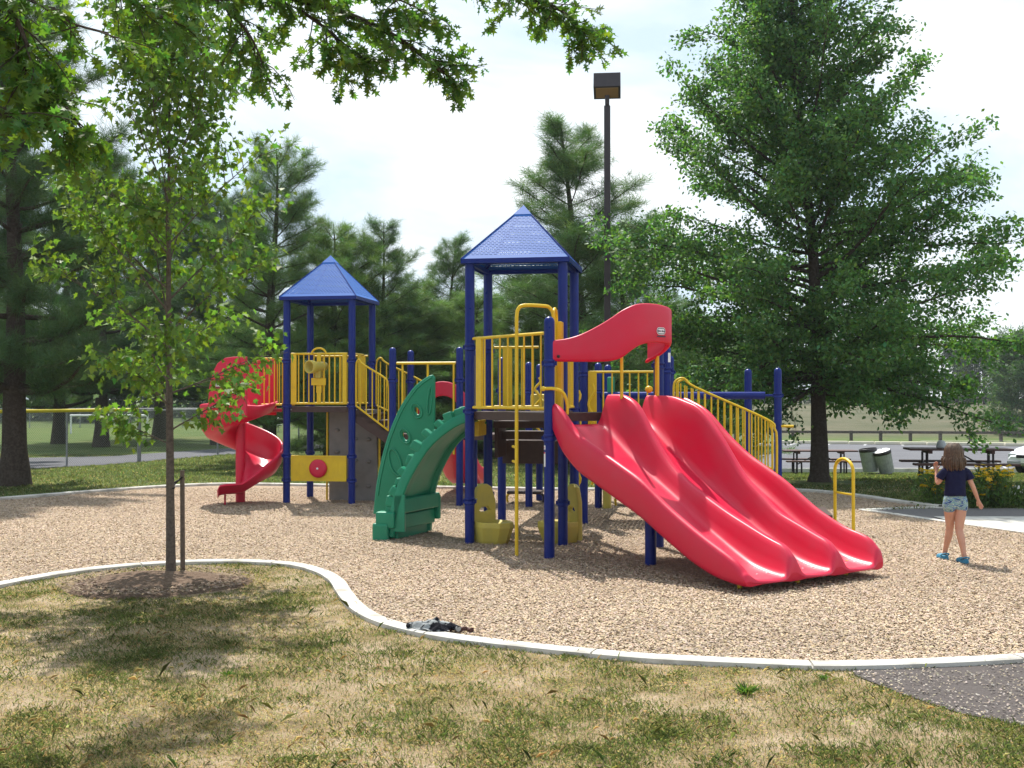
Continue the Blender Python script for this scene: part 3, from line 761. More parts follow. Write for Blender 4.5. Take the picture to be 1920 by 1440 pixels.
# hood over the slide
def hood():
    K = [(0, .06, 2.32, 2.57), (.15, .12, 2.32, 2.59), (.3, .2, 2.32, 2.64), (.45, .31, 2.32, 2.73), (.6, .42, 2.33, 2.84), (.72, .48, 2.37, 2.93), (.85, .52, 2.46, 2.99), (1.0, .53, 2.53, 3.02), (1.2, .52, 2.56, 3.025),
         (1.4, .49, 2.56, 3.01), (1.52, .45, 2.55, 2.99), (1.585, .39, 2.53, 2.97), (1.6, .3, 2.47, 2.93), (1.58, .18, 2.40, 2.86), (1.55, .02, 2.33, 2.75)]
    pts = spline([(a, t, z0) for a, t, z0, z1 in K], 4); top = spline([(a, t, z1) for a, t, z0, z1 in K], 4)
    outer, n = [], len(pts); mb = MB(); rows = []
    for i in range(n):
        p, q = pts[i], top[i]; d = pts[min(i + 1, n - 1)] - pts[max(i - 1, 0)]; nn = Vector((-d.y, d.x, 0)).normalized()
        row = []; h = q.z - p.z; inn = -nn * .03
        sec = [(0.03, .0), (.008, .012), (0, .035), (0, h * .35), (0, h * .7), (0, h - .03), (.006, h - .008), (.018, h), (.03, h - .01), (.036, h - .03), (.036, h * .5), (.036, .06), (.075, .03), (.085, .012), (.07, 0)]
        for s_, z_ in sec:
            e = Vector((p.x, p.y, 0)) - nn * s_; row.append(sl(e.x, e.y, p.z + z_))
        rows.append(row)
    mb.grid(rows, True, False, True)
    mb.add(rows[0], [list(range(len(rows[0])))[::-1]], False); mb.add(rows[-1], [list(range(len(rows[-1])))], False)
    o = mb.build('slide_hood', M['red'], PS)
    for a, t, z0, z1 in ((.86, .3, 1.88, 2.47), (1.53, .2, 1.88, 2.42), (1.58, .12, 1.88, 2.4)): m = MB(); m.tube([sl(a, t, z0), sl(a, t, z1)], .02, 10); m.build('hood_support', M['yellow'], PS)
    xd = sl(1.4, .49, 0) - sl(1.2, .52, 0)
    c = sl(1.3, .508, 2.70); nn = Vector((xd.y, -xd.x, 0)).normalized()
    logo(o, c + nn * .006, xd, (0, 0, 1), 1.25)
    m = MB(); m.ball(sl(.06, .1, 2.38) , .02, 10, 6); m.build('bolt', M['dark_metal'], o)
hood()

# ---- spiral slide at the left tower
def spiral():
    cx, cy = -5.92, V0 - .02; mb = MB(); rows = []; n = 66
    for i in range(n + 1):
        f = i / n; ang = R(28) - R(452) * f; zf = 1.68 - (1.68 - .33) * (f ** 1.25) if f < .93 else tab(f, [.93, 1], [1.68 - 1.35 * .93 ** 1.25, .27])
        ri, ro = .11, .58 + .12 * f
        wall = tab(f, [0, .15, .3, .45, .6, .8, .93, 1], [.16, .2, .42, .58, .52, .40, .26, .14]); inner = tab(f, [0, .85, 1], [.2, .12, .03])
        ctr = Vector((cx, cy, 0)); d = Vector((math.cos(ang), math.sin(ang), 0))
        sec = [(ri - .035, zf - .05), (ri - .04, zf + inner - .02), (ri - .01, zf + inner), (ri + .02, zf + inner - .02), (ri + .07, zf + .06), (ri + .16, zf + .01), ((ri + ro) / 2, zf), (ro - .17, zf + .015), (ro - .07, zf + .07), (ro, zf + .2 * wall / .4), (ro + .035, zf + wall - .03), (ro + .055, zf + wall), (ro + .085, zf + wall - .012), (ro + .09, zf + wall - .04), (ro + .055, zf + .1), (ro - .02, zf - .02), (ro - .15, zf - .06), ((ri + ro) / 2, zf - .07)]
        rows.append([ctr + d * r + Vector((0, 0, z)) for r, z in sec])
    # straight run out, heading left
    end = rows[-1]; tan = Vector((math.sin(R(28) - R(452)), -math.cos(R(28) - R(452)), 0))
    for k, (s, dz) in enumerate(((.14, -.01), (.28, -.015), (.38, -.03), (.41, -.08))):
        rows.append([p + tan * s + Vector((0, 0, dz)) for p in end])
    mb.grid(rows, True, False, True)
    mb.add(rows[0], [list(range(len(rows[0])))[::-1]], False); mb.add(rows[-1], [list(range(len(rows[-1])))], False)
    o = mb.build('spiral_slide', M['red'], PS)
    m = MB(); m.tube([(cx, cy, -.05), (cx, cy, 1.75)], .085, 16); m.build('centre_column', M['red'], o)
    # entry hood: two side panels and a front arch panel
    prof = [(-.42, -.46), (-.40, -.1), (-.34, .16), (-.24, .33), (-.1, .42), (.05, .44), (.3, .44), (.3, -.6), (-.1, -.6), (-.2, -.46)]
    for y in (cy - .70, cy + .66):
        m = MB(); m.plate([[(x, z) for x, z in prof]], .05, frame4((cx + .12, y, 2.17), (1, 0, 0), (0, 0, 1)), .015)
        m.build('entry_panel', M['red'], o)
    m = MB(); m.box((cx + .32, cy + .2, 1.66), (.45, .9, .06), None, .02); m.build('entry_shelf', M['red'], o)
    m = MB(); m.box((cx + .16, cy - .735, 1.86), (.44, .03, .05), None, .008); m.build('entry_rib', M['red'], o); m = MB(); m.box((cx + .28, cy - .735, 2.2), (.05, .03, .66), None, .008); m.build('entry_rib', M['red'], o)
    logo(o, (cx - .1, cy - .731, 2.12), (1, 0, 0), (0, 0, 1), .95)
    m = MB(); m.tube([(cx - .05, cy - .55, -.05), (cx - .05, cy - .55, .24)], .018, 8); m.build('support_leg', M['red'], o)
spiral()

# ---- red slide with arched hood behind the low decks
mb = MB(); c = -2.47
arch = [(.5, -.05)] + [(.5 * math.cos(a), .45 + .5 * math.sin(a)) for a in [k * PI / 16 for k in range(17)]] + [(-.5, -.05)]
hole = [(.32, .0)] + [(.32 * math.cos(a), .36 + .32 * math.sin(a)) for a in [k * PI / 16 for k in range(17)]] + [(-.32, .0)]
mb.plate([arch, hole], .07, frame4((c, V1 + .05, LD), (1, 0, 0), (0, 0, 1)), .02); ar = mb.build('slide_arch', M['red'], PS)
mb = MB(); rows = []
for i in range(25):
    t = i / 24 * 2.3; zf = LD - .02 - tab(t, [0, .2, .6, 1.6, 2.0, 2.3], [0, .05, .3, .92, 1.03, 1.05])
    rows.append([Vector((c + x, V1 + .08 + t, zf + z)) for x, z in ((-.28, -.06), (-.34, .0), (-.36, .26), (-.33, .28), (-.3, .25), (-.27, .06), (-.18, 0), (.18, 0), (.27, .06), (.3, .25), (.33, .28), (.36, .26), (.34, .0), (.28, -.06))])
mb.grid(rows, True, False, True); mb.build('straight_slide', M['red'], PS)

# ---- green curved climber on the main tower's left side
def climber():
    def arc(s):    # profile: s 0 at the ground, 1 at the deck; local u (to the left is negative) and height
        P = spline([(-1.72, 0, .05), (-1.66, 0, .3), (-1.59, 0, .58), (-1.46, 0, .88), (-1.2, 0, 1.27), (-.88, 0, 1.53), (-.64, 0, 1.63)], 10)
        k = min(int(s * (len(P) - 1)), len(P) - 2); f = s * (len(P) - 1) - k; return P[k].lerp(P[k + 1], f)
    vn, vf = -.46, .5
    N = 44; mb = MB(); rows = []
    for i in range(N + 1):
        s = i / N; p = arc(s); q = arc(min(s + .01, 1)) - arc(max(s - .01, 0)); q.normalize(); nn = Vector((-q.z, 0, q.x))    # outward
        ph = (s * 8) % 1.0; stp = .055 * (1 if ph < .55 else -.4)
        def pt(v, o): return Vector((p.x + .24 * (1 - s) * (v - vn), 0, p.z)) + nn * o + Vector((0, v, 0))
        rows.append([pt(vn, -.045), pt(vn - .015, -.03), pt(vn - .015, .06), pt(vn, .085), pt(vn + .05, .085), pt(vn + .07, .05), pt(vn + .09, stp), pt(vn + .3, stp + .012), pt(vf - .3, stp + .012), pt(vf - .09, stp), pt(vf - .06, .06),
                     pt(vf, .06), pt(vf, -.10), pt(vf - .05, -.10), pt(vf - .07, -.05), pt(vn + .2, -.05), pt(vn + .08, -.03), pt(vn + .05, -.045)])
    mb.grid(rows, True, False, True)
    o = mb.build('curved_climber', M['green'], PS); md = o.modifiers.new('edge', 'EDGE_SPLIT'); md.split_angle = R(38)
    # rugged foot holds standing on the outside
    rg = random.Random(11); m = MB()
    for k in range(13):
        s = .07 + .9 * k / 13; p = arc(s); q = arc(min(s + .01, 1)) - arc(max(s - .01, 0)); q.normalize(); nn = Vector((-q.z, 0, q.x))
        for v in (vn + .12, vn + .42, vn + .72):
            vv = v + rg.uniform(-.05, .05); F = Matrix((q, Vector((0, 1, 0)), nn)).transposed()
            c = Vector((p.x + .24 * (1 - s) * (vv - vn), vv, p.z)) + nn * (.085 + rg.uniform(0, .04))
            Fz = Matrix.Rotation(rg.uniform(-.25, .25), 3, 'Y') @ F
            m.box(c, (.11 + rg.uniform(-.02, .03), .2 + rg.uniform(-.04, .05), .15), Fz, .022)
    m.build('foothold', M['green'], o)
    # stepped base blocks
    m = MB(); m.box((-1.84, vn + .0, .08), (.22, .18, .3), None, .035); m.box((-1.78, vn + .03, .27), (.26, .2, .22), None, .03)
    Fr = Matrix.Rotation(R(-13), 3, 'Z')
    m.box((-1.57, .06, .24), (.22, 1.0, .2), Fr, .02); m.box((-1.50, .06, .46), (.2, 1.06, .2), Fr, .02); m.box((-1.36, .55, .36), (.16, .07, .34), Fr, .02)
    m.box((-1.62, 0.06, .06), (.18, .92, .18), Fr, .02); m.box((-1.6, vn + .02, .36), (.16, .07, .5), None, .015)
    m.build('base_block', M['green'], o)
    # far side panel: a tall crescent with oval holes
    def el(cx, cy, a, b, rot, n=18): return [(cx + a * math.cos(k * 2 * PI / n) * math.cos(rot) - b * math.sin(k * 2 * PI / n) * math.sin(rot), cy + a * math.cos(k * 2 * PI / n) * math.sin(rot) + b * math.sin(k * 2 * PI / n) * math.cos(rot)) for k in range(n)]
    out = spline([(-2.26, .24, 0), (-2.21, .7, 0), (-2.08, 1.25, 0), (-1.9, 1.7, 0), (-1.72, 1.98, 0), (-1.58, 2.12, 0), (-1.44, 2.21, 0)], 6) + [Vector((-1.39, 2.22, 0)), Vector((-1.36, 2.17, 0)), Vector((-1.36, 1.25, 0))] + spline([(-1.62, .9, 0), (-1.82, .5, 0), (-1.92, .24, 0)], 5)
    holes = [el(-1.62, 1.71, .03, .055, .45), el(-1.79, 1.35, .035, .06, .45)]
    m = MB(); m.plate([[(p.x, p.y) for p in out]] + holes, .07, frame4((0, vf + .06, 0), (1, 0, 0), (0, 0, 1)), .022, 3)
    pn = m.build('side_fin', M['green'], o)
    m = MB()
    for cx, cy in ((-1.62, 1.71), (-1.79, 1.35)):
        m.tube([(x, vf + .02, z) for x, z in el(cx, cy, .07, .11, .45, 20)], .014, 8, False, True)
    m.tube([(p.x + .05 , vf + .022, p.y - .02) for p in out[4:36]], .012, 6, True)
    m.tube([(x, vf + .02, z) for x, z in el(-1.43, 1.85, .03, .2, -.1, 16)], .014, 8, False, True)
    m.tube([(x, vf + .02, z) for x, z in el(-1.93, .98, .08, .2, .3, 16)], .016, 8, False, True)
    m.build('moulded_ring', M['green'], pn)
climber()
mb = MB(); mb.box((-.7, .3, 1.48), (.16, .5, .22), None, .02); mb.build('mount_plate', M['yellow'], PS)

# ---- seats on the ground
def seat(x, y, rz, lean):
    F = Matrix.Rotation(rz, 3, 'Z'); m = MB()
    back = [(-.2, 0), (-.19, .5), (-.12, .68), (-.05, .72), (.05, .72), (.12, .68), (.19, .5), (.2, 0)]
    sl_ = [(-.09, .38), (-.05, .36), (.05, .36), (.09, .38), (.05, .42), (-.05, .42)]
    F4 = (Matrix.Translation((x, y, .04)) @ F.to_4x4()) @ frame4((0, 0, 0), (0, 1, 0), (0, 0, 1))
    m.plate([back, sl_], .07, F4, .02); o = m.build('ground_seat', M['pale_yellow'], PS)
    m = MB(); base = Vector((x, y, 0)); P = []
    plan = [(.03, -.2), (.26, -.24), (.46, -.12), (.52, 0), (.46, .12), (.26, .24), (.03, .2)]
    for z, k in ((-.04, .74), (.05, .86), (.22, 1.0), (.27, .985), (.285, .93), (.27, .8), (.255, .4)):
        P.append([base + F @ Vector((.03 + (px - .03) * (k if z < .1 else (1 if k > .9 else k)), py * k, z)) for px, py in plan])
    m.grid(P, False, False, True); m.add(P[-1], [list(range(7))], False); m.build('seat_block', M['pale_yellow'], o)
seat(-.47, -.40, R(-38), 0); seat(.70, -.2, R(213), 0)

# ---- left tower panels
mb = MB(); mb.box((-4.44, V0 - .01, .63), (1.04, .04, .46), None, .008); wp = mb.build('wheel_panel', M['yellow'], PS)
m = MB(); m.bar((-4.93, V0 - .032, .845), (-3.95, V0 - .032, .845), .02, .022); m.bar((-4.93, V0 - .032, .415), (-3.95, V0 - .032, .415), .02, .022)
for x in (-4.8, -4.08): m.bar((x, V0 - .032, .56), (x, V0 - .032, .74), .012, .006)
m.build('panel_rim', M['yellow'], wp)
m = MB(); Fy = Matrix.Rotation(R(90), 3, 'X')
m.lathe([(0.0, .045), (.03, .05), (.12, .05), (.155, .04), (.165, .02), (.165, 0), (0, 0)], (-4.44, V0 - .04, .63), 28, Fy); wh = m.build('spinner_wheel', M['red'], wp)
m = MB(); m.lathe([(0, .02), (.018, .016), (.02, 0)], (-4.44, V0 - .09, .63), 12, Fy); m.build('hub_bolt', M['white'], wh)
# telescope with its hoop
mb = MB(); tc_ = Vector((-4.44, V0 - .06, 2.45)); Td = Vector((-.35, -.9, -.05)).normalized(); F = Td.to_track_quat('Z', 'Y').to_matrix()
mb.lathe([(0, -.2), (.075, -.19), (.085, -.1), (.09, .05), (.11, .12), (.12, .2), (.118, .24), (.095, .24), (.085, .12), (0, .1)], tc_, 18, F)
mb.box(tc_ + Vector((0, .02, -.13)), (.1, .1, .16), None, .02); tl = mb.build('toy_telescope', M['pale_yellow'], PS)
m = MB(); m.box(tc_ + Vector((0, .03, -.27)), (.27, .03, .13), None, .008); m.box(tc_ + Vector((0, .05, -.22)), (.1, .02, .5), None, .006); m.build('mount_bracket', M['yellow'], tl)
m = MB(); m.tube([(-4.44 + .14 * math.cos(a), V0 - .02, 2.66 + .12 * math.sin(a)) for a in [k * PI / 12 for k in range(13)]], .018, 8); m.build('hoop', M['yellow'], tl)
mb = MB(); mb.box((-4.0, V0 + .62, .82), (.92, .06, 1.72), None, .02)
for z in (.35, .8, 1.2):
    for x in (-4.3, -3.95, -3.7): mb.ball((x, V0 + .58, z + .1 * math.sin(x * 7)), (.05, .03, .035), 10, 6)
gp = mb.build('climbing_wall', M['grey_panel'], PS)
for x in (-4.5, -3.5): m = MB(); m.tube([(x, V0 + .6, -.05), (x, V0 + .6, .1), (x, V0 + .62, 1.68)], .02, 8); m.build('edge_tube', M['yellow'], gp)

# warning sticker on the near post
mb = MB(); x, y = A_
for z, h, mm in ((1.31, .05, 'white'), (1.17, .17, 'white')):
    pts = [[Vector((x + .0645 * math.cos(a), y + .0645 * math.sin(a), z + s * h / 2)) for a in [R(190) + R(42) * k / 5 for k in range(6)]] for s in (-1, 1)]
    mb.grid(pts, True)
st = mb.build('warning_sticker', M['white'], PS)
m = MB(); pts = [[Vector((x + .0655 * math.cos(a), y + .0655 * math.sin(a), z)) for a in [R(193) + R(36) * k / 5 for k in range(6)]] for z in (1.238, 1.255)]
m.grid(pts, True); pts = [[Vector((x + .0655 * math.cos(a), y + .0655 * math.sin(a), z)) for a in [R(203) + R(14) * k / 3 for k in range(4)]] for z in (1.3, 1.32)]; m.grid(pts, True)
m.build('sticker_print', M['red'], st)
mb = MB(); x, y = X1
pts = [[Vector((x + .065 * math.cos(a), y + .065 * math.sin(a), z)) for a in [R(-70) + R(42) * k / 5 for k in range(6)]] for z in (2.42, 2.56)]; mb.grid(pts, True); mb.build('warning_sticker', M['white'], PS)
# bolts
mb = MB()
for p, z in ((P1, 1.66), (A_, 1.66), (Q1, 1.68), (Q2, 1.68), (P1, .58), (A_, 1.4)):
    mb.ball((p[0] + .1, p[1] - .04, z), .012, 8, 5)
mb.build('bolt', M['steel'], PS)

# ------------------------------------------------------------------ stepping platforms behind the structure
for px, py, wd, lab in ((985, 938, .62, 'low brown stepping platform on bent legs seen between the far blue posts'), (1172, 944, .3, 'low brown stepping platform just behind the lane wall of the wide red slide')):
    c = G(px, py + 5); e = empty('step_platform', c, R(-8)); tag(e, lab, 'step platform', 'low stepping platforms behind the play structure')
    m = MB(); m.box((0, 0, .2), (wd, .4, .05), None, .015); m.build('platform', M['brown'], e)
    for sx in (-1, 1):
        m = MB(); m.tube(spline([(sx * (wd / 2 - .05), 0, .19), (sx * (wd / 2 + .02), 0, .12), (sx * (wd / 2), 0, -.04)], 5), .022, 8); m.build('leg', M['yellow'] if sx < 0 else M['dark_metal'], e)

# ------------------------------------------------------------------ vegetation
OAK_LEAF = [(0, -.12), (.02, .08), (.25, .03), (.09, .22), (.44, .32), (.10, .46), (.36, .72), (.09, .72), (0, 1.05)]
OAK_LEAF = [(x, y, .10 * abs(x)) for x, y in OAK_LEAF] + [(-x, y, .10 * abs(x)) for x, y in OAK_LEAF[-2:0:-1]]
MAPLE_LEAF = [(0, -.25), (.03, 0), (.3, -.05), (.24, .2), (.56, .42), (.25, .46), (.2, .62), (0, 1.0)]
MAPLE_LEAF = [(x, y, .18 * abs(x) - .1 * y * y) for x, y in MAPLE_LEAF] + [(-x, y, .18 * abs(x) - .1 * y * y) for x, y in MAPLE_LEAF[-2:0:-1]]
DIAMOND = [(0, -.1, 0), (.34, .35, .05), (.2, .75, .02), (0, 1.0, -.05), (-.2, .75, .02), (-.34, .35, .05)]
def tint(rng, n, base, var=.25, hue=.15):
    b = np.asarray(base)[None] * (1 + rng.normal(0, var, (n, 1))).clip(.45, 1.8)
    h = rng.normal(0, hue, n); b[:, 0] *= (1 + h).clip(.5, 1.8); b[:, 2] *= (1 - h).clip(.5, 1.6)
    return b.clip(.003, .6)
def wander(rg, p, d, l, n, jit, lift=0.0):
    pts = [Vector(p)]; d = Vector(d).normalized()
    for k in range(n):
        d = (d + Vector((rg.gauss(0, jit), rg.gauss(0, jit), rg.gauss(0, jit) + lift))).normalized(); pts.append(pts[-1] + d * (l / n))
    return pts
def dirv(az, el): return Vector((math.cos(az) * math.cos(el), math.sin(az) * math.cos(el), math.sin(el)))
def along(pts, f):
    k = min(int(f * (len(pts) - 1)), len(pts) - 2); g = f * (len(pts) - 1) - k
    return pts[k].lerp(pts[k + 1], g), (pts[k + 1] - pts[k]).normalized()

def broadleaf(name, loc, seed, height, trunk_r, z_low, outline, n_limb, subs, per, leaf, outl, col, el_low, el_top, bark, spread, rz=0.0, flare=1.6, droop=.4, twig=.006, label=None, group=None, sub_len=.36, z_pow=.95, sub0=.22, lean=.018):
    rg = random.Random(seed); rng = np.random.default_rng(seed); e = empty(name, loc, rz)
    if label: tag(e, label, 'tree', group)
    mb = MB(); tp = wander(rg, (0, 0, -.05), (0, 0, 1), height * .97, 14, lean)
    rr = [trunk_r * (flare if k == 0 else (1 + (flare - 1) * .15 if k == 1 else 1)) * (1 - .93 * k / 14) for k in range(15)]
    tp.insert(1, tp[0].lerp(tp[1], .25)); rr.insert(1, trunk_r * (1 + (flare - 1) * .3))
    mb.tube(tp, rr, 12)
    pos = []; dr = []
    for i in range(n_limb):
        f = (i + .5) / n_limb; z = z_low + (height - z_low) * (f ** z_pow) * .97
        az = i * 2.39996 + rg.uniform(-.4, .4); g = (z - z_low) / (height - z_low)
        el = R(el_low + (el_top - el_low) * g + rg.uniform(-8, 8)); rad = tab(g, *outline) * rg.uniform(.78, 1.1)
        l = max(rad / max(math.cos(el), .35), .25)
        base, _ = along(tp, min(z / height, .995))
        limb = wander(rg, base, dirv(az, el), l, 7, .07, -.01 if g < .3 else .02)
        r0 = trunk_r * .34 * (1 - .75 * g) * min(1, l / 2 + .2); mb.tube(limb, [max(r0 * (1 - .85 * k / 7), twig) for k in range(8)], 6, False)
        ns = max(3, int(subs * l / max(outline[1])))
        for j in range(ns):
            s = sub0 + (1 - sub0) * (j + rg.random() * .6) / ns; s = min(s, 1)
            q, dd = along(limb, s)
            sd = (dd + dirv(rg.uniform(0, 2 * PI), rg.uniform(-.5, .7)) * rg.uniform(.5, 1.0)).normalized()
            sb = wander(rg, q, sd, l * sub_len * rg.uniform(.5, 1.1) * (1.15 - .5 * s) + .12, 4, .14)
            mb.tube(sb, [twig * 1.3, twig, twig * .8, twig * .7, twig * .5], 4, False)
            k = max(4, int(per * rg.uniform(.5, 1.5)))
            ff = rng.random(k) ** .7; ii = np.minimum((ff * 4).astype(int), 3); g4 = (ff * 4 - ii)[:, None]
            SB = np.array([tuple(p) for p in sb]); P = SB[ii] * (1 - g4) + SB[ii + 1] * g4
            pos.append(P + rng.normal(0, spread, (k, 3)) * np.array([1, 1, .7])); dr.append(np.tile(np.array(sd)[None], (k, 1)))
    mb.build('trunk', bark, e)
    P = np.concatenate(pos); D = np.concatenate(dr); n = len(P)
    d = D * .5 + unit_rand(rng, n) * .8 + np.array([0, 0, -droop]); nr = unit_rand(rng, n) * .75 + np.array([0, 0, .8])
    V = leaves(P, d, nr, leaf * rng.uniform(.65, 1.25, n), outl)
    np_mesh('crown', V, len(outl), M['leaf'], tint(rng, n, col), e)
    return e

# big pin oak on the right
OAK = G(1536, 903)
broadleaf('oak_tree', OAK, 5, 12.6, .19, 2.82, ([0, .06, .2, .35, .55, .75, .9, 1], [3.3, 4.3, 4.5, 3.7, 2.4, 1.6, 1.0, .4]), 118, 15, 138, .092, DIAMOND, (.082, .168, .054), 1, 60, M['bark'], .135,
          label='large spreading oak with a dark trunk right of the red slide', rz=.6, sub_len=.34, z_pow=1.3, sub0=.06, droop=.2)
# young staked maple
broadleaf('maple_tree', TREE, 23, 6.3, .05, 1.75, ([0, .12, .3, .5, .7, .85, 1], [.8, 1.05, 1.1, 1.0, .7, .5, .28]), 38, 8, 30, .078, MAPLE_LEAF, (.11, .185, .035), 26, 70, M['pale_bark'], .09, flare=1.25, droop=.9, twig=.004,
          rz=3.3, lean=.007, label='slender young maple in a mulch ring on the dry lawn')

# stakes and tie of the young tree
for px, py, top, lean, lab in ((316, 1080, 915, .012, 'weathered wooden stake standing hard against the left of the young trunk'), (344, 1074, 882, -.01, 'taller wooden stake standing just right of the young trunk')):
    p = G(px, py); h = CAM_H + (745 - top) / FPX * p.y
    m = MB(); m.tube([(0, 0, -.1), (lean, 0, h)], [.026, .024], 10)
    o = m.build('wooden_stake', M['wood']); o.location = p; tag(o, lab, 'stake', 'stakes of the young tree')
p = G(344, 1074); q = G(325, 1080); m = MB(); z = .98
m.tube(spline([(p.x, p.y - .03, z + .06), (p.x - .08, p.y - .05, z - .02), (q.x + .03, q.y - .07, z - .04), (q.x - .05, q.y - .06, z - .03), (q.x - .06, q.y + .04, z - .02), (p.x, p.y + .03, z + .05)], 6), .009, 6)
o = m.build('tree_tie', M['rubber']); tag(o, 'black strap tying the young trunk to its taller stake', 'tree tie')

# ---- pines
NEED = [(-.014, 0, 0), (.014, 0, 0), (.004, 1, .0), (-.004, 1, 0)]
def pine_mesh(seed, height, rad, trunk_r, z_low, col, dens=1.0, sparse=1.0, top_up=1.0):
    rg = random.Random(seed); rng = np.random.default_rng(seed); mb = MB()
    tp = wander(rg, (0, 0, -.1), (0, 0, 1), height, 12, .02); tr = [trunk_r * (1.35 if k == 0 else 1) * (1 - .95 * k / 12) for k in range(13)]; mb.tube(tp, tr, 9)
    tips = []; z = z_low
    while z < height * .96:
        g = (z - z_low) / (height - z_low); n = rg.choice((4, 5, 6)) if g < .85 else 4
        for k in range(n):
            if rg.random() < .1 * sparse: continue
            az = k * 2 * PI / n + rg.uniform(-.5, .5); el = R(-2 + 44 * g ** 1.3 + rg.uniform(-9, 12)); R_ = rad * ((1 - g) ** .72 * .95 + .045) * rg.uniform(.6, 1.15) * (.75 + .25 * min(1, g * 5))
            l = R_ / max(math.cos(el), .5); base, _ = along(tp, min(z / height, .99))
            limb = wander(rg, base, dirv(az, el), l, 6, .07, .045); mb.tube(limb, [max(trunk_r * .28 * (1 - g) * (1 - .13 * i), .012) for i in range(7)], 5, False)
            nt = max(3, int(10 * l * dens))
            for j in range(nt):
                s = .2 + .8 * (j + rg.random()) / nt; q, d = along(limb, min(s, 1))
                sd = (d * .7 + dirv(rg.uniform(0, 2 * PI), rg.uniform(-.1, .9)) * .8).normalized(); tl = rg.uniform(.2, .5) * (1.2 - .4 * s) * (1 if l > .8 else .6)
                for f in (.35, .7, 1.0): tips.append((*(q + sd * tl * f), *sd))
            tips.append((*limb[-1], *((limb[-1] - limb[-2]).normalized() + Vector((0, 0, .5)))))
        z += rg.uniform(.30, .5) * (1.1 - .35 * g) * max(1, height / 9)
    for f in (.93, .96, .985, 1.0): q, d = along(tp, f); tips.append((*q, 0, 0, 1))
    T = np.array(tips); n = len(T); per = 17
    P = np.repeat(T[:, :3], per, 0); D = np.repeat(T[:, 3:], per, 0); N = len(P)
    d = D / np.linalg.norm(D, axis=1, keepdims=True) * .55 + unit_rand(rng, N) * .85 + np.array([0, 0, .12])
    V = leaves(P + rng.normal(0, .03, (N, 3)), d, unit_rand(rng, N), rng.uniform(.13, .27, N), np.array(NEED) * np.array([1.25, 1, 1]))
    c = np.repeat(tint(rng, n, col, .28, .14), per, 0)
    return mb, V, c
pines = {}
def pine(kind, loc, sc_, rz, label, group='pines behind the playground'):
    if kind not in pines:
        par = {'full': (31, 10.0, 3.3, .22, 1.3, (.11, .19, .057), 1.9), 'open': (37, 9.8, 2.7, .16, .9, (.10, .175, .058), 1.8, 1.3), 'bushy': (41, 8.0, 3.0, .17, .4, (.14, .23, .062), 1.9), 'tall': (47, 10.0, 3.7, .27, 2.0, (.06, .115, .04), 2.7)}[kind]
        mb, V, c = pine_mesh(*par); e = empty('pine_tree', loc, rz); mb.build('trunk', M['bark'], e); np_mesh('crown', V, 4, M['needle'], c, e); pines[kind] = e
    else: e = copy_tree(pines[kind]); e.location = loc; e.rotation_euler = (0, 0, rz)
    e.scale = (sc_[0], sc_[0], sc_[1]); tag(e, label, 'tree', group); return e
def pp(px, d): return Vector(((px - 960) / FPX * d, d, H((px - 960) / FPX * d, d)))
for kind, px, d, s, z, rz, lab in (
    ('tall', 28, 24.6, 1.05, 1.1, .3, 'dark tall pine with thick forked trunk at the left edge of the lawn'),
    ('full', 505, 33, 1.05, .94, 1.1, 'tall pine with a thin leaning top behind the spiral slide'),
    ('open', 1106, 33, 1.65, 1.03, .4, 'tall narrow pine behind the lamp pole with ragged side branches'),
    ('open', 712, 37, 1.0, .77, 2.2, 'pine with several spiky leaders right of the small blue roof'),
    ('open', 830, 42, 1.1, .80, 4.0, 'pale slender pine just left of the large blue roof'),
    ('bushy', 620, 36, 1.15, .93, .9, 'broad bushy pine directly behind the small blue roof'),
    ('bushy', 770, 38, 1.2, .72, 2.9, 'low wide pine filling the gap between the two blue roofs'),
    ('bushy', 905, 39, 1.2, .7, 5.1, 'low wide pine behind the posts of the larger tower'),
    ('bushy', 1010, 36, 1.1, .75, 3.6, 'bushy low pine behind the fire pole'),
    ('full', 1190, 38, .95, .82, 2.6, 'pine half hidden between lamp pole and oak crown'),
    ('bushy', 1290, 40, 1.3, .7, 1.6, 'low dark pine behind the red slide hood'),
    ('tall', 410, 46, 1.05, 1.0, 4.4, 'bushy pine behind the right side of the young maple'),
    ('tall', 300, 52, 1.15, 1.15, 3.1, 'pine behind the trunk of the young maple'),
    ('tall', 190, 44, 1.0, 1.12, 5.2, 'dark pine left of the young maple beyond the yellow topped fence'),
    ('tall', -60, 33, 1.1, 1.15, 2.0, 'dark pine cut by the left edge of the picture, farther than the fence'),
    ('full', 110, 47, 1.2, 1.25, .2, 'distant pine between the forked pine and the young maple')):
    pine(kind, pp(px, d), (s, z), rz, lab)

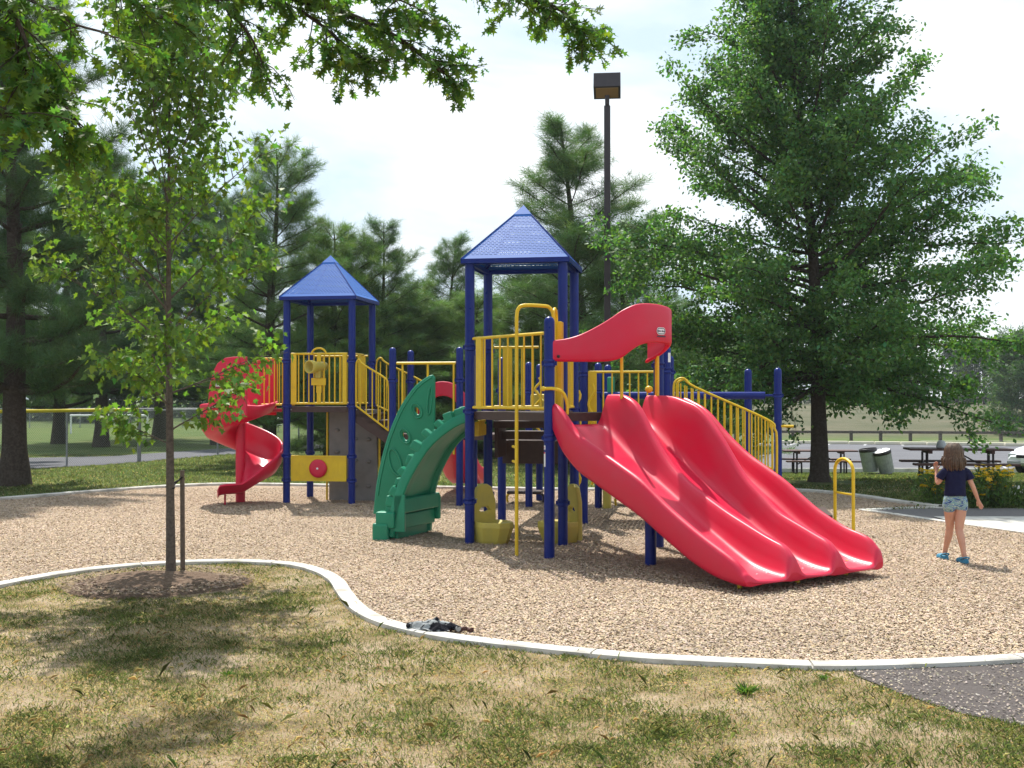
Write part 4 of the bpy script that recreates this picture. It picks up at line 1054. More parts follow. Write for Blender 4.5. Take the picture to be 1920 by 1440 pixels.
# ---- the near oak whose boughs hang into the picture at the top left
def near_oak():
    rg = random.Random(77); rng = np.random.default_rng(77)
    base = Vector((-4.6, 2.2, 0)); e = empty('oak_tree', base); tag(e, 'oak on the left outside the view, lobed leaves of its boughs hanging across the top', 'tree')
    W = lambda px, py, d: at(px, py, d) - base
    fork = Vector((.1, .25, 3.1)); mb = MB()
    mb.tube([(0, 0, -.1), (0, 0, .2), (.02, .05, 1.2), (.05, .12, 2.2), tuple(fork), (.05, .4, 4.2), (-.1, .3, 5.5), (-.2, .2, 6.6)], [.36, .27, .23, .21, .19, .14, .09, .04], 12)
    BR = [([fork, W(-120, -330, 5.6), W(150, -150, 6.2), W(360, -60, 6.5), W(560, -5, 6.7), W(720, 55, 6.8), W(840, 140, 6.8)], .055, (.4, 1)),
          ([W(150, -120, 6.2), W(500, -160, 6.6), W(760, -70, 6.9), W(930, -25, 7.0), W(1040, 10, 7.0), W(1090, 50, 7.0)], .035, (.35, 1)),
          ([fork, W(-330, -60, 4.6), W(-120, 20, 5.0), W(10, 95, 5.2), W(90, 170, 5.2), W(140, 225, 5.2)], .045, (.4, 1)),
          ([W(-120, -330, 5.6), W(60, -180, 5.9), W(180, -60, 6.1), W(250, 5, 6.2), W(330, 40, 6.3)], .03, (.4, 1)),
          ([W(360, -30, 6.5), W(430, 20, 6.5), W(470, 70, 6.5), W(490, 115, 6.5)], .015, (.1, 1)),
          ([W(-120, -330, 5.6), W(-60, -160, 5.2), W(-20, -40, 5.0), W(30, 40, 5.0), W(60, 120, 5.0)], .03, (.3, 1)),
          ([W(-330, -60, 4.6), W(-220, 60, 4.6), W(-100, 150, 4.7), W(10, 220, 4.8)], .02, (.3, 1)),
          ([W(560, 15, 6.7), W(620, 60, 6.7), W(650, 100, 6.7), W(690, 115, 6.6)], .012, (.1, 1)),
          ([W(150, -120, 6.2), W(330, -110, 6.3), W(520, -70, 6.5), W(680, -30, 6.6), W(800, 20, 6.7)], .02, (.2, 1)),
          ([W(-20, -40, 5.0), W(60, 0, 5.2), W(130, 40, 5.4), W(200, 60, 5.6)], .012, (.1, 1)),
          ([fork + Vector((0, 0, .8)), Vector((-1.2, 2.2, 5.0)), Vector((-1.6, 4.0, 5.4)), Vector((-1.4, 5.6, 5.6))], .05, (.35, 1)),
          ([fork + Vector((0, 0, .8)), Vector((1.0, 1.5, 5.2)), Vector((1.3, 3.0, 5.6)), Vector((1.9, 4.6, 5.8))], .04, (.35, 1)),
          ([Vector((-.1, .3, 5.5)), Vector((.2, 2.4, 6.3)), Vector((.7, 5.0, 6.8)), Vector((.8, 7.0, 7.3)), Vector((1.5, 9.2, 7.7))], .06, (.5, 1)),
          ([Vector((.7, 5.0, 6.8)), Vector((-.3, 6.9, 7.3)), Vector((-.4, 9.0, 7.6))], .04, (.2, 1))]
    pos = []; dr = []; dens = [62, 46, 44, 14, 14, 22, 16, 20, 40, 10, 30, 20, 190, 130]
    for (path, r0, (f0, f1)), nn in zip(BR, dens):
        pts = spline(path, 6); m = len(pts); mb.tube(pts, [max(r0 * (1 - .85 * k / m), .006) for k in range(m)], 7, False)
        for j in range(nn):
            s = f0 + (f1 - f0) * (j + rg.random()) / nn; q, d = along(pts, min(s, 1))
            sd = (d * .7 + Vector((rg.gauss(0, .6), rg.gauss(0, .6), rg.gauss(-.05, .38)))).normalized(); l = rg.uniform(.16, .42) * (1.15 - .35 * s) * (1.9 if path[-1].z > 6.9 else 1)
            sb = wander(rg, q, sd, l, 4, .16, -.06); mb.tube(sb, [.004, .0035, .003, .0025, .002], 4, False)
            k = rg.randint(14, 24)
            for a in range(k):
                f = min(1, .25 + .75 * (a + rg.random()) / k); p, dd = along(sb, f)
                v = (dd * .5 + Vector((rg.gauss(0, .55), rg.gauss(0, .55), rg.gauss(-.3, .4)))).normalized()
                pos.append(tuple(p + v * .02)); dr.append(tuple(v))
    mb.build('trunk', M['bark'], e)
    P = np.array(pos); D = np.array(dr); n = len(P)
    V = leaves(P, D, unit_rand(rng, n) * .7 + np.array([0, 0, .8]), rng.uniform(.048, .082, n), OAK_LEAF)
    np_mesh('crown', V, len(OAK_LEAF), M['leaf'], tint(rng, n, (.085, .16, .032), .25, .2), e)
near_oak()

# ---- distant trees: two crown kinds shared by copies
far_kinds = []
def far_tree(kind, loc, s, sz, rz, label, group):
    if len(far_kinds) <= kind:
        seed, col, leaf = ((61, (.042, .075, .03), .42), (67, (.03, .058, .03), .42), (71, (.06, .10, .028), .4))[kind]
        e = broadleaf('far_tree', loc, seed, 8.0, .2, .7, ([0, .15, .4, .7, .9, 1], [2.4, 3.1, 3.3, 2.6, 1.6, .7]), 46, 8, 15, leaf, DIAMOND, col, -5, 60, M['bark'], .3)
        far_kinds.append(e)
    else: e = copy_tree(far_kinds[kind]); e.location = loc; e.rotation_euler = (0, 0, rz)
    e.scale = (s, s, sz); tag(e, label, 'tree', group); return e
rg = random.Random(9)
ORD = ['first', 'second', 'third', 'fourth', 'fifth', 'sixth', 'seventh', 'eighth', 'ninth', 'tenth', 'eleventh', 'twelfth', 'thirteenth', 'fourteenth', 'fifteenth', 'sixteenth', 'seventeenth', 'eighteenth', 'nineteenth', 'twentieth', 'twenty-first', 'twenty-second', 'twenty-third', 'twenty-fourth']
for k in range(15):    # beyond the hillside on the right
    px = 1100 + k * 62 + rg.uniform(-15, 15); d = 168 + rg.uniform(-5, 22)
    far_tree(k % 2, pp(px, d), rg.uniform(1.0, 1.35), rg.uniform(.85, 1.1), rg.uniform(0, 6), '%s from the left of the bluish trees along the top of the hillside' % ORD[k], 'trees along the top of the hillside')
far_tree(2, pp(1720, 150), .55, .6, 1, 'small yellow green tree at the far end of the hillside', 'trees along the top of the hillside')
for k in range(17):    # behind the ball field on the left
    px = -120 + k * 78 + rg.uniform(-20, 20); d = 92 + rg.uniform(-6, 25)
    far_tree(1 if k % 3 else 0, pp(px, d), rg.uniform(.9, 1.2), rg.uniform(.8, 1.15), rg.uniform(0, 6), '%s from the left of the dark trees behind the ball field' % ORD[k], 'trees behind the ball field')
# leafy tree at the right edge beyond the guard rail
broadleaf('walnut_tree', pp(1925, 100), 83, 8.6, .2, .3, ([0, .1, .4, .7, .9, 1], [3.2, 3.8, 3.3, 2.2, 1.2, .4]), 64, 10, 64, .34, [(0, -.1, 0), (.13, .3, .03), (0, 1.0, -.12), (-.13, .3, .03)], (.065, .12, .05), -10, 55, M['bark'], .3, label='pale leafy tree at the right edge beyond the guard rail', droop=.2)

# ------------------------------------------------------------------ wood chips and grass (stuff)
def scatter_chips(name, n, xr, yr, dens, mask, z, seed, size=(.018, .055), col=(.48, .376, .28), power=1.0):
    rng = np.random.default_rng(seed)
    y = yr[0] + (yr[1] - yr[0]) * rng.random(n) ** power; half = np.minimum(y * .47 + 2.4, 40)
    x = rng.uniform(-1, 1, n) * half; k = mask(x, y); x, y = x[k], y[k]; n = len(x)
    ang = rng.uniform(0, PI * 2, n); d = np.stack([np.cos(ang), np.sin(ang), rng.normal(0, .22, n)], 1); nr = np.stack([rng.normal(0, .3, n), rng.normal(0, .3, n), np.ones(n)], 1)
    l = rng.uniform(*size, n); wd = rng.uniform(.006, .016, n); Mx = orient(d, nr)
    o = np.array([(-.5, -.5, 0), (.5, -.42, 0), (.42, .5, 0), (-.46, .45, 0)])[None] * np.stack([wd, l, wd], 1)[:, None, :]
    V = np.einsum('nij,nkj->nki', Mx, o) + np.stack([x, y, np.full(n, z) + rng.random(n) * .014], 1)[:, None, :]
    c = np.asarray(col)[None] * rng.uniform(.58, 1.25, (n, 1)) * (.84 + .3 * vnoise(x, y, 1.3, 77) * .6 + .3 * vnoise(x, y, .4, 78) * .4)[:, None]; c[:, 0] *= rng.uniform(.92, 1.1, n); c[:, 2] *= rng.uniform(.8, 1.15, n)
    o = np_mesh(name, V, 4, M['chip'], c.clip(0, .75)); tag(o, kind='stuff'); return o
cp = chip_poly
kerb_poly = [(p.x, p.y + .02) for p in near_c] + [(p.x, p.y + .085) for p in reversed(near_c)]
scatter_chips('wood_chips', 860000, None, (8.2, 24), 1, lambda x, y: in_poly(x, y, cp), .009, 101, (.010, .032), power=1.5)
scatter_chips('kerb_chips', 60000, None, (8.2, 13), 1, lambda x, y: in_poly(x, y, kerb_poly) & (vnoise(x, y, .3, 31) > .55), .046, 104, (.012, .035))
wk = walk
scatter_chips('stray_chips', 30000, None, (6.4, 9), 1, lambda x, y: in_poly(x, y, wk) & (vnoise(x, y, .25, 5) > .3), .011, 102, (.006, .018), (.33, .285, .235))
scatter_chips('mulch_chips', 60000, None, (10.5, 13.0), 1, lambda x, y: ((x - TREE.x) / .96) ** 2 + ((y - TREE.y + .45) / .92) ** 2 < 1, .05, 103, (.015, .05), (.24, .18, .13))

def grass(name, n, yr, mask, hgt, seed, mixf, wd=.0035, power=1.0, zf=None):
    rng = np.random.default_rng(seed)
    y = yr[0] + (yr[1] - yr[0]) * rng.random(n) ** power; x = rng.uniform(-1, 1, n) * (y * .47 + 2.2)
    k = mask(x, y, rng); x, y = x[k], y[k]; n = len(x)
    g = mixf(x, y)                                   # 0 straw .. 1 green
    green = rng.random(n) < g
    h = rng.uniform(.35, 1.0, n) * hgt * (.7 + .5 * green) * (.55 + .9 * vnoise(x, y, .22, seed + 1))
    ang = rng.uniform(0, 2 * PI, n); lean = rng.uniform(.25, 1.5, n) * np.where(green, .8, 1.3)
    dx, dy = np.cos(ang) * lean, np.sin(ang) * lean; px, py = -np.sin(ang), np.cos(ang); ww = wd * rng.uniform(.7, 1.5, n)
    z0 = np.zeros(n) if zf is None else zf(x, y)
    b1 = np.stack([x - px * ww, y - py * ww, z0], 1); b2 = np.stack([x + px * ww, y + py * ww, z0], 1)
    m1 = np.stack([x + dx * h * .35 + px * ww * .8, y + dy * h * .35 + py * ww * .8, z0 + h * .6], 1); m0 = np.stack([x + dx * h * .35 - px * ww * .8, y + dy * h * .35 - py * ww * .8, z0 + h * .6], 1)
    t = np.stack([x + dx * h * .9, y + dy * h * .9, z0 + h * np.clip(1.05 - lean * .25, .5, 1)], 1)
    V = np.stack([b1, b2, m1, t, m0], 1)
    c = np.where(green[:, None], np.array([[.14, .175, .075]]), np.array([[.40, .335, .235]])) * rng.uniform(.55, 1.45, (n, 1))
    c[:, 0] *= rng.uniform(.8, 1.3, n)
    o = np_mesh(name, V, 5, M['grass'], c.clip(0, .6)); tag(o, kind='stuff'); return o
def near_mask(x, y, rng):
    m = ~in_poly(x, y - .05, cp) & ~in_poly(x, y, wk) & (((x - TREE.x) / .92) ** 2 + ((y - TREE.y + .45) / .86) ** 2 > 1)
    nz = vnoise(x, y, .55, 201) * .6 + vnoise(x, y, .17, 202) * .4
    return m & (rng.random(len(x)) < np.clip((nz - .26) * 2.2, .3, 1))
def near_green(x, y):
    nz = vnoise(x, y, .7, 203) * .55 + vnoise(x, y, .2, 204) * .45
    g = np.clip(.36 + (nz - .5) * 1.1, .08, .8)
    g = g + .22 * np.exp(-(((x + 2.9) / 1.8) ** 2 + ((y - 10.3) / 1.1) ** 2)) + .4 * np.exp(-(((x + .7) / .8) ** 2 + ((y - 8.9) / .35) ** 2)) + .25 * np.exp(-(((x - 2.4) / .9) ** 2 + ((y - 6.5) / .5) ** 2))
    return np.clip(g, .03, .97)
grass('dry_grass', 950000, (5.2, 13.2), near_mask, .030, 301, near_green, .0015, 1.3)
grass('dry_stalks', 7000, (5.2, 13.2), near_mask, .085, 303, lambda x, y: .12 + 0 * x, .0011, 1.3)
def litter():
    rng = np.random.default_rng(71); n = 260; y = rng.uniform(5.6, 12, n); x = rng.uniform(-1, 1, n) * y * .47
    k = ~in_poly(x, y, cp) & ~in_poly(x, y, wk); x, y = x[k], y[k]; n = len(x); a = rng.uniform(0, 6.28, n)
    d = np.stack([np.cos(a), np.sin(a), rng.normal(0, .15, n)], 1); nr = np.stack([rng.normal(0, .25, n), rng.normal(0, .25, n), np.ones(n)], 1)
    V = leaves(np.stack([x, y, np.full(n, .022)], 1), d, nr, rng.uniform(.02, .055, n), OAK_LEAF)
    o = np_mesh('fallen_leaves', V, len(OAK_LEAF), M['leaf'], tint(rng, n, (.24, .15, .085), .4, .1)); tag(o, kind='stuff')
litter()
def mid_mask(x, y, rng):
    return ~in_poly(x, y, cp) & (y > 17.2) & ~in_poly(x, y, [(p.x, p.y) for p in lp]) & ~((x > 4.6) & (y < 22.2) & in_poly(x, y, wedge)) & (np.hypot(x - OAK.x, y - OAK.y) > .9 + .4 * rng.random(len(x)))
grass('lawn_grass', 240000, (18.5, 38), mid_mask, 0.055, 302, lambda x, y: np.clip(.78 + .3 * (vnoise(x, y, 2.5, 9) - .5) - .5 * np.exp(-(((x - 8) / 4) ** 2 + ((y - 23.3) / 1.0) ** 2)), .1, 1), .006, 1.2,
      lambda x, y: np.interp(y, HY, HZ) * np.clip(x / 5, 0, 1))
# clumps of weeds in the dry lawn
def weeds():
    rng = np.random.default_rng(55); k = 0
    for px, py, s in ((1395, 1300, .12), (1540, 1272, .06), (430, 1265, .06)):
        c = G(px, py); n = 70; ang = rng.uniform(0, 2 * PI, n); l = rng.uniform(.5, 1, n) * s
        d = np.stack([np.cos(ang), np.sin(ang), rng.uniform(.3, 1.4, n)], 1)
        V = leaves(np.tile(np.array(c)[None], (n, 1)) + rng.normal(0, .015, (n, 3)) * [1, 1, 0], d, np.stack([rng.normal(0, .2, n), rng.normal(0, .2, n), np.ones(n)], 1), l, [(-.03, 0, 0), (.03, 0, 0), (.04, .5, .06), (0, 1, 0), (-.04, .5, .06)])
        o = np_mesh('grass_tuft', V, 5, M['grass'], tint(rng, n, (.075, .14, .03)))
        tag(o, ('coarse green grass tuft on the dry lawn below the wide slide', 'small grass tuft at the kerb left of the asphalt corner', 'grass tuft on the lawn below the young tree', 'small tuft on the middle of the dry lawn', 'grass tuft on the left of the dry lawn')[k], 'grass tuft', 'grass tufts on the dry lawn'); k += 1
weeds()

# ------------------------------------------------------------------ lamp
def lamp():
    d = 26.5; x = (1139 - 960) / FPX * d; e = empty('street_lamp', (x, d, 0), R(-6)); tag(e, 'tall dark square pole with a boxy floodlight head behind the play structure', 'street lamp')
    top = 9.25; m = MB(); m.box((0, 0, top / 2 - .3), (.145, .145, top - .6), None, .012); m.box((0, 0, .03), (.3, .3, .06), None, .01); m.build('pole', M['dark_metal'], e)
    # head tilted so its lens looks down at the playground
    m = MB(); F = Matrix.Rotation(R(-24), 3, 'X'); c = Vector((0, -.02, top - .16))
    m.box(c + F @ Vector((0, 0, .03)), (.62, .46, .40), F, .012); h = m.build('lamp_head', M['dark_metal'], e)
    m = MB(); m.box(c + F @ Vector((0, .0, -.165)), (.52, .36, .03), F, .01); m.build('lens', mat('amber_lens', (.26, .17, .08), .25, .5), h)
    m = MB(); m.box((0, .02, top - .42), (.1, .1, .3), None, .01); m.build('bracket', M['dark_metal'], e)
lamp()

# ------------------------------------------------------------------ ball field fence, far things on the left
def chain_mat():
    m = mat('chain_link', (.36, .37, .38), .4, .5, metallic=.5); n = m.node_tree; b = n.nodes['Principled BSDF']
    uv = n.nodes.new('ShaderNodeUVMap'); uv.uv_map = 'UVMap'; s = n.nodes.new('ShaderNodeSeparateXYZ'); n.links.new(uv.outputs[0], s.inputs[0])
    def mth(op, a, bb=None):
        x = n.nodes.new('ShaderNodeMath'); x.operation = op
        for i, q in enumerate((a, bb)):
            if isinstance(q, (int, float)): x.inputs[i].default_value = q
            elif q is not None: n.links.new(q, x.inputs[i])
        return x.outputs[0]
    u = mth('MULTIPLY', mth('ADD', s.outputs[0], s.outputs[1]), 14.0); v = mth('MULTIPLY', mth('SUBTRACT', s.outputs[0], s.outputs[1]), 14.0)
    wire = mth('MAXIMUM', mth('LESS_THAN', mth('FRACT', u), .085), mth('LESS_THAN', mth('FRACT', v), .085))
    tr = n.nodes.new('ShaderNodeBsdfTransparent'); ms = n.nodes.new('ShaderNodeMixShader')
    n.links.new(wire, ms.inputs[0]); n.links.new(tr.outputs[0], ms.inputs[1]); n.links.new(b.outputs[0], ms.inputs[2]); n.links.new(ms.outputs[0], n.nodes['Material Output'].inputs['Surface'])
    return m
M['chain'] = chain_mat()
def fence(name, label, pts, h, cap, step, group=None):
    e = empty(name, pts[0]); tag(e, label, 'fence', group); b = pts[0]; mm = MB(); ms = MB()
    for i in range(len(pts) - 1):
        p, q = pts[i] - b, pts[i + 1] - b; l = (q - p).length
        mm.add([p, q, q + Vector((0, 0, h)), p + Vector((0, 0, h))], [[0, 1, 2, 3]], False, [[(0, 0), (l, 0), (l, h), (0, h)]])
        n = max(1, round(l / step))
        for k in range(n + (i == len(pts) - 2)):
            r = p.lerp(q, k / n); mp_ = MB(); mp_.tube([r + Vector((0, .03, -.1)), r + Vector((0, .03, h + .03))], .03, 8); mp_.build('fence_post', M['steel'], e)
        ms.tube([p + Vector((0, .0, h)), q + Vector((0, .0, h))], .05 if cap else .022, 10)
    mm.build('wire_mesh', M['chain'], e); ms.build('top_rail', M['fence_cap'] if cap else M['steel'], e)
M['fence_cap'] = mat('yellow_fence_cap', (.62, .50, .012), .5, .4, (5, (.55, .42, .015), .4, .7))
f0, f1, f2, f3 = G(-260, 900), G(125, 873), G(240, 866), G(408, 851)
fence('chain_link_fence', 'chain link ball field fence with a yellow plastic cap on its top rail', [f0, f1, f2.lerp(f3, .1)], 1.53, True, 3.4)
fence('chain_link_fence', 'plain grey chain link fence running on behind the spiral slide', [f2.lerp(f3, .12), f3, G(560, 842), G(760, 832)], 1.5, False, 3.6)
fence('chain_link_fence', 'far low chain link fence across the back of the ball field', [Vector((-42, 70, 0)), Vector((-24, 72, 0)), Vector((-8, 74, 0))], 1.2, False, 3.0)
# soccer goal, bleachers
e = empty('soccer_goal', pp(205, 60)); tag(e, 'white goal frame standing far off on the ball field', 'goal')
m = MB(); m.tube([(-2.0, 0, 0), (-2.0, 0, .95)], .05, 8); m.tube([(2.0, 0, 0), (2.0, 0, .95)], .05, 8); m.build('goal_post', M['white'], e)
m = MB(); m.tube([(-2.05, 0, .95), (2.05, 0, .95)], .05, 8); m.build('crossbar', M['white'], e)
e = empty('bleacher', pp(465, 62), .2); tag(e, 'small grey metal bleacher beside the far field', 'bleacher')
m = MB()
for k in range(4): m.box((0, k * .6, .4 + k * .32), (3.6, .3, .05), None, .01)
m.build('seat_plank', M['steel'], e); m = MB()
for x in (-1.6, 0, 1.6): m.bar((x, -.1, .3), (x, 1.9, 1.3), .05, .06); m.bar((x, 1.8, 0), (x, 1.8, 1.3), .05, .05); m.bar((x, 0, 0), (x, 0, .4), .05, .05)
m.build('frame', M['steel'], e)

# ------------------------------------------------------------------ right side: guard rail, parking stops, tables, cans, car, flowers
gr = [Vector((x, 92 - (x - 14) * .16, 0)) for x in np.arange(9, 70, 2.2)]
e = empty('guard_rail', (0, 0, 0)); tag(e, 'long low timber guard rail below the dry hillside', 'guard rail')
for p in gr:
    m = MB(); m.box((p.x, p.y, H(p.x, p.y) + .35), (.22, .22, .9), None, .02); m.build('rail_post', M['grey_wood'], e)
m = MB()
for p, q in zip(gr[:-1], gr[1:]):
    m.bar((p.x, p.y - .15, H(p.x, p.y) + .68), (q.x, q.y - .15, H(q.x, q.y) + .68), .08, .2, .01)
m.build('rail', M['grey_wood'], e)
sm = MB(); sm.box((0, 0, .11), (1.75, .36, .22), None, .05)
stop_o = None
for k in range(14):
    px = 1468 + k * 49; d = 83.5 - k * 0.9; p = pp(px, d)
    if stop_o is None: stop_o = sm.build('parking_stop', mat('cream_concrete', (.6, .56, .44), .9, .2)); o = stop_o
    else: o = stop_o.copy(); C.objects.link(o)
    o.location = p + Vector((0, 0, .012)); o.rotation_euler = (0, 0, -.05 - .004 * k)
    tag(o, 'pale concrete parking stop, %s from the left in the row before the guard rail' % ORD[k], 'parking stop', 'parking stops along the lot')
sheet('path', [(pp(1730, 88).x, 88.3), (70, 84.9), (70, 85.4), (pp(1730, 88).x, 88.8)], -1.46, M['concrete'])

def picnic(loc, rz, ln, label):
    e = empty('picnic_table', loc, rz); tag(e, label, 'picnic table', 'picnic tables by the car park')
    m = MB()
    for k in range(4): m.box((0, -.29 + k * .195, .745), (ln, .185, .045), None, .008)
    m.box((-ln * .3, 0, .69), (.08, .72, .07), None, .005); m.box((ln * .3, 0, .69), (.08, .72, .07), None, .005); m.build('tabletop', M['table'], e)
    for s in (-1, 1):
        m = MB(); m.box((0, s * .7, .44), (ln, .26, .05), None, .01); m.build('bench', M['table'], e)
    for s in (-1, 1):
        m = MB(); x = s * ln * .3
        m.tube([(x, 0, .68), (x, 0, .02)], .032, 8); m.tube([(x + .1 * s, 0, .68), (x + .1 * s, 0, .02)], .025, 8); m.tube([(x, -.7, .41), (x, .7, .41)], .028, 8)
        for t in (-1, 1): m.tube(spline([(x, t * .7, .41), (x, t * .74, .3), (x, t * .72, .03), (x, t * .6, .015), (x, t * .2, .015)], 5), .028, 8)
        m.tube([(x, 0, .3), (0, 0, .68)], .018, 6); m.build('leg_frame', M['dark_metal'], e)
    return e
q = pp(1535, 36.5); picnic(q, R(-3), 2.3, 'brown picnic table half hidden behind the oak trunk')
q = pp(1795, 25.6); t2 = picnic(q, R(-7), 2.2, 'brown picnic table behind the girl and the orange flowers')
q2 = pp(1766, 25.5); m = MB(); m.lathe([(0, 0), (.1, 0), (.11, .03), (.09, .12), (.06, .16), (0, .17)], (0, 0, 0), 14); o = m.build('bag', mat('pale_bag', (.5, .52, .55), .5)); o.location = (q2.x, q2.y + .05, q2.z + .775); tag(o, 'small pale bundle lying on the picnic table behind the girl', 'bag')

# litter bins tipped outwards on one stand
bp = pp(1650, 34.6); e = empty('bin_stand', bp); tag(e, 'low dark metal stand carrying two tilted litter bins', 'bin stand')
m = MB(); m.tube([(0, 0, 0), (0, 0, .5)], .03, 8); m.build('stand_post', M['dark_metal'], e); m = MB(); m.tube([(-.35, 0, .04), (.35, 0, .04)], .022, 8); m.tube([(0, -.2, .04), (0, .2, .04)], .022, 8); m.tube([(-.2, 0, .35), (.2, 0, .35)], .02, 8); m.build('stand_foot', M['dark_metal'], e)
def bin_(loc, tilt, rz, lid, label):
    e = empty('litter_bin', loc); e.rotation_euler = (0, tilt, rz); tag(e, label, 'litter bin', 'litter bins on the stand')
    m = MB(); m.lathe([(0, 0), (.2, 0), (.21, .02), (.25, .60), (.255, .62)], (0, 0, 0), 22)
    for k in range(22): a = k * 2 * PI / 22; m.tube([(.207 * math.cos(a), .207 * math.sin(a), .03), (.25 * math.cos(a), .25 * math.sin(a), .6)], .008, 4, False)
    m.build('bin_body', mat('green_grey_steel', (.36, .37, .36), .5, .4, (12, (.28, .29, .285), .4, .7)), e)
    m = MB(); m.lathe([(.252, .60), (.268, .61), (.268, .70), (.25, .705)], (0, 0, 0), 22); m.build('bin_rim', M['dark_metal'], e)
    m = MB(); m.lathe([(.252, .70), (.2, .725), (.05, .735), (0, .735)] if lid else [(.25, .66), (.23, .4), (0, .39)], (0, 0, 0), 22); m.build('bin_lid' if lid else 'bin_liner', M['white'] if lid else M['dark_metal'], e)
    if lid: m = MB(); m.tube(spline([(-.05, 0, .73), (-.03, 0, .76), (.03, 0, .76), (.05, 0, .73)], 4), .01, 6); m.build('lid_handle', M['steel'], e)
bin_(bp + Vector((-.26, .1, .1)), R(-7), 0, False, 'open grey litter bin leaning left, without a lid')
bin_(bp + Vector((.18, -.1, .07)), R(-17), R(20), True, 'grey litter bin with a white lid tipped towards the right')

# white car at the right edge
def car():
    d = 37.0; p = pp(2012, d); e = empty('parked_car', p, 0); e.rotation_euler = (0, 0, R(206)); tag(e, 'white saloon car nosing in from the right edge of the car park', 'car')
    prof = [(-2.2, .42, .62, .78), (-2.12, .3, .86, .82), (-1.6, .24, .95, .86), (-.8, .22, .97, .88), (.4, .22, .97, .88), (1.2, .24, .93, .87), (1.75, .26, .83, .84), (2.08, .3, .72, .76), (2.2, .38, .58, .66)]
    P = []
    for x, zb, zt, hw in prof:
        row = [(x, -hw * .92, zb), (x, -hw, zb + .1), (x, -hw * 1.0, (zb + zt) / 2), (x, -hw * .97, zt - .08), (x, -hw * .86, zt), (x, 0, zt + .03), (x, hw * .86, zt), (x, hw * .97, zt - .08), (x, hw, (zb + zt) / 2), (x, hw, zb + .1), (x, hw * .92, zb), (x, 0, zb)]
        P.append([Vector(q) for q in row])
    paint = mat('white_car_paint', (.75, .76, .78), .25, .5, coat=.6)
    m = MB(); m.grid(P, True, False, True); m.add(P[0], [list(range(12))], True); m.add(P[-1], [list(range(12))[::-1]], True); b = m.build('body', paint, e)
    glass = mat('car_glass', (.02, .025, .03), .08, .6)
    m = MB(); P = []
    for x, z, hw in ((-1.75, .95, .74), (-1.1, 1.36, .6), (-.4, 1.42, .6), (.35, 1.38, .6), (1.15, .94, .74)):
        P.append([Vector(q) for q in ((x, -hw - (.12 if z > 1 else 0), .93), (x, -hw, z - .02), (x, 0, z + .015), (x, hw, z - .02), (x, hw + (.12 if z > 1 else 0), .93))])
    m.grid(P, True); m.build('window', glass, e)
    m = MB(); m.grid([[r[k] + Vector((0, 0, .006)) for k in (1, 2, 3)] for r in P[1:4]], True); m.build('roof', paint, b)
    for s in (-1, 1):
        m = MB(); m.box((2.08, s * .56, .62), (.16, .3, .13), None, .03); m.build('headlight', mat('lamp_glass', (.5, .52, .55), .1, .6), e)
        for x in (-1.35, 1.35):
            F = Matrix.Rotation(R(90), 3, 'X'); m = MB(); m.lathe([(.19, -.1), (.29, -.1), (.31, -.07), (.31, .07), (.29, .1), (.19, .1)], (x, s * .8, .31), 22, F); wl = m.build('wheel', M['rubber'], e)
            m = MB(); m.lathe([(0, -.08), (.2, -.1), (.2, .1), (0, .08)], (x, s * .8, .31), 16, F); m.build('rim', M['steel'], wl)
    m = MB(); m.box((2.17, 0, .6), (.1, .7, .1), None, .02); m.build('grille', M['rubber'], e)
    m = MB(); m.box((2.17, 0, .4), (.12, 1.4, .14), None, .04); m.build('bumper', mat('grey_bumper', (.3, .3, .32), .5), e)
    m = MB(); m.box((2.24, 0, .47), (.01, .3, .14), None, .003); m.build('licence_plate', M['white'], e)
car()

# orange coneflowers beside the walk
def flowers(px, py, w_, h, n, seed, label):
    rng = np.random.default_rng(seed); c = G(px, py); e = empty('flower_clump', c); tag(e, label, 'flowers', 'orange flower clumps beside the walk')
    k = n * 15; P = np.stack([rng.normal(0, w_ * .45, k), rng.normal(0, .2, k), rng.random(k) ** .8 * h * .85], 1)
    V = leaves(P, unit_rand(rng, k) * .8 + np.array([0, 0, .6]), unit_rand(rng, k) + np.array([0, 0, .6]), rng.uniform(.06, .13, k), [(0, 0, 0), (.18, .4, .03), (0, 1, -.08), (-.18, .4, .03)])
    np_mesh('foliage', V, 4, M['leaf'], tint(rng, k, (.085, .145, .035)), e)
    hp = np.stack([rng.normal(0, w_ * .5, n), rng.normal(-.05, .2, n), h * (.35 + .68 * rng.random(n) ** .6)], 1)
    m = MB()
    for q in hp: m.tube([(q[0] * .8, q[1] * .8, 0), tuple(q)], .004, 4, False)
    m.build('stem', M['stem'], e)
    for i, q in enumerate(hp):
        v = i % 4
        if v in heads: o = heads[v].copy(); C.objects.link(o); o.parent = e
        else:
            a = np.arange(10) * 2 * PI / 10 + rng.random(10) * .3; dd = np.stack([np.cos(a), np.sin(a), rng.uniform(-.35, .1, 10)], 1)
            V = leaves(np.zeros((10, 3)), dd, np.tile(np.array([[0, -.4, 1.0]]), (10, 1)), rng.uniform(.05, .07, 10), [(0, -.05, 0), (.2, .5, .02), (0, 1, 0), (-.2, .5, .02)])
            o = np_mesh('flower_head', V, 4, M['leaf'], tint(rng, 10, (.8, .36, .012), .12, .05), e); heads[v] = o
        o.location = q; o.rotation_euler = (rng.uniform(.1, .7), rng.uniform(-.4, .4), rng.uniform(0, 6)); k_ = rng.uniform(.85, 1.2); o.scale = (k_, k_, k_)
heads = {}
M['stem'] = mat('stem_green', (.06, .1, .02), .7)
flowers(1752, 948, .34, .62, 46, 1, 'clump of orange flowers left of the girl')
flowers(1815, 950, .42, .62, 60, 2, 'clump of orange flowers close behind the right arm of the girl')
flowers(1862, 950, .30, .70, 50, 3, 'taller clump of orange flowers right of the girl beside the walk')
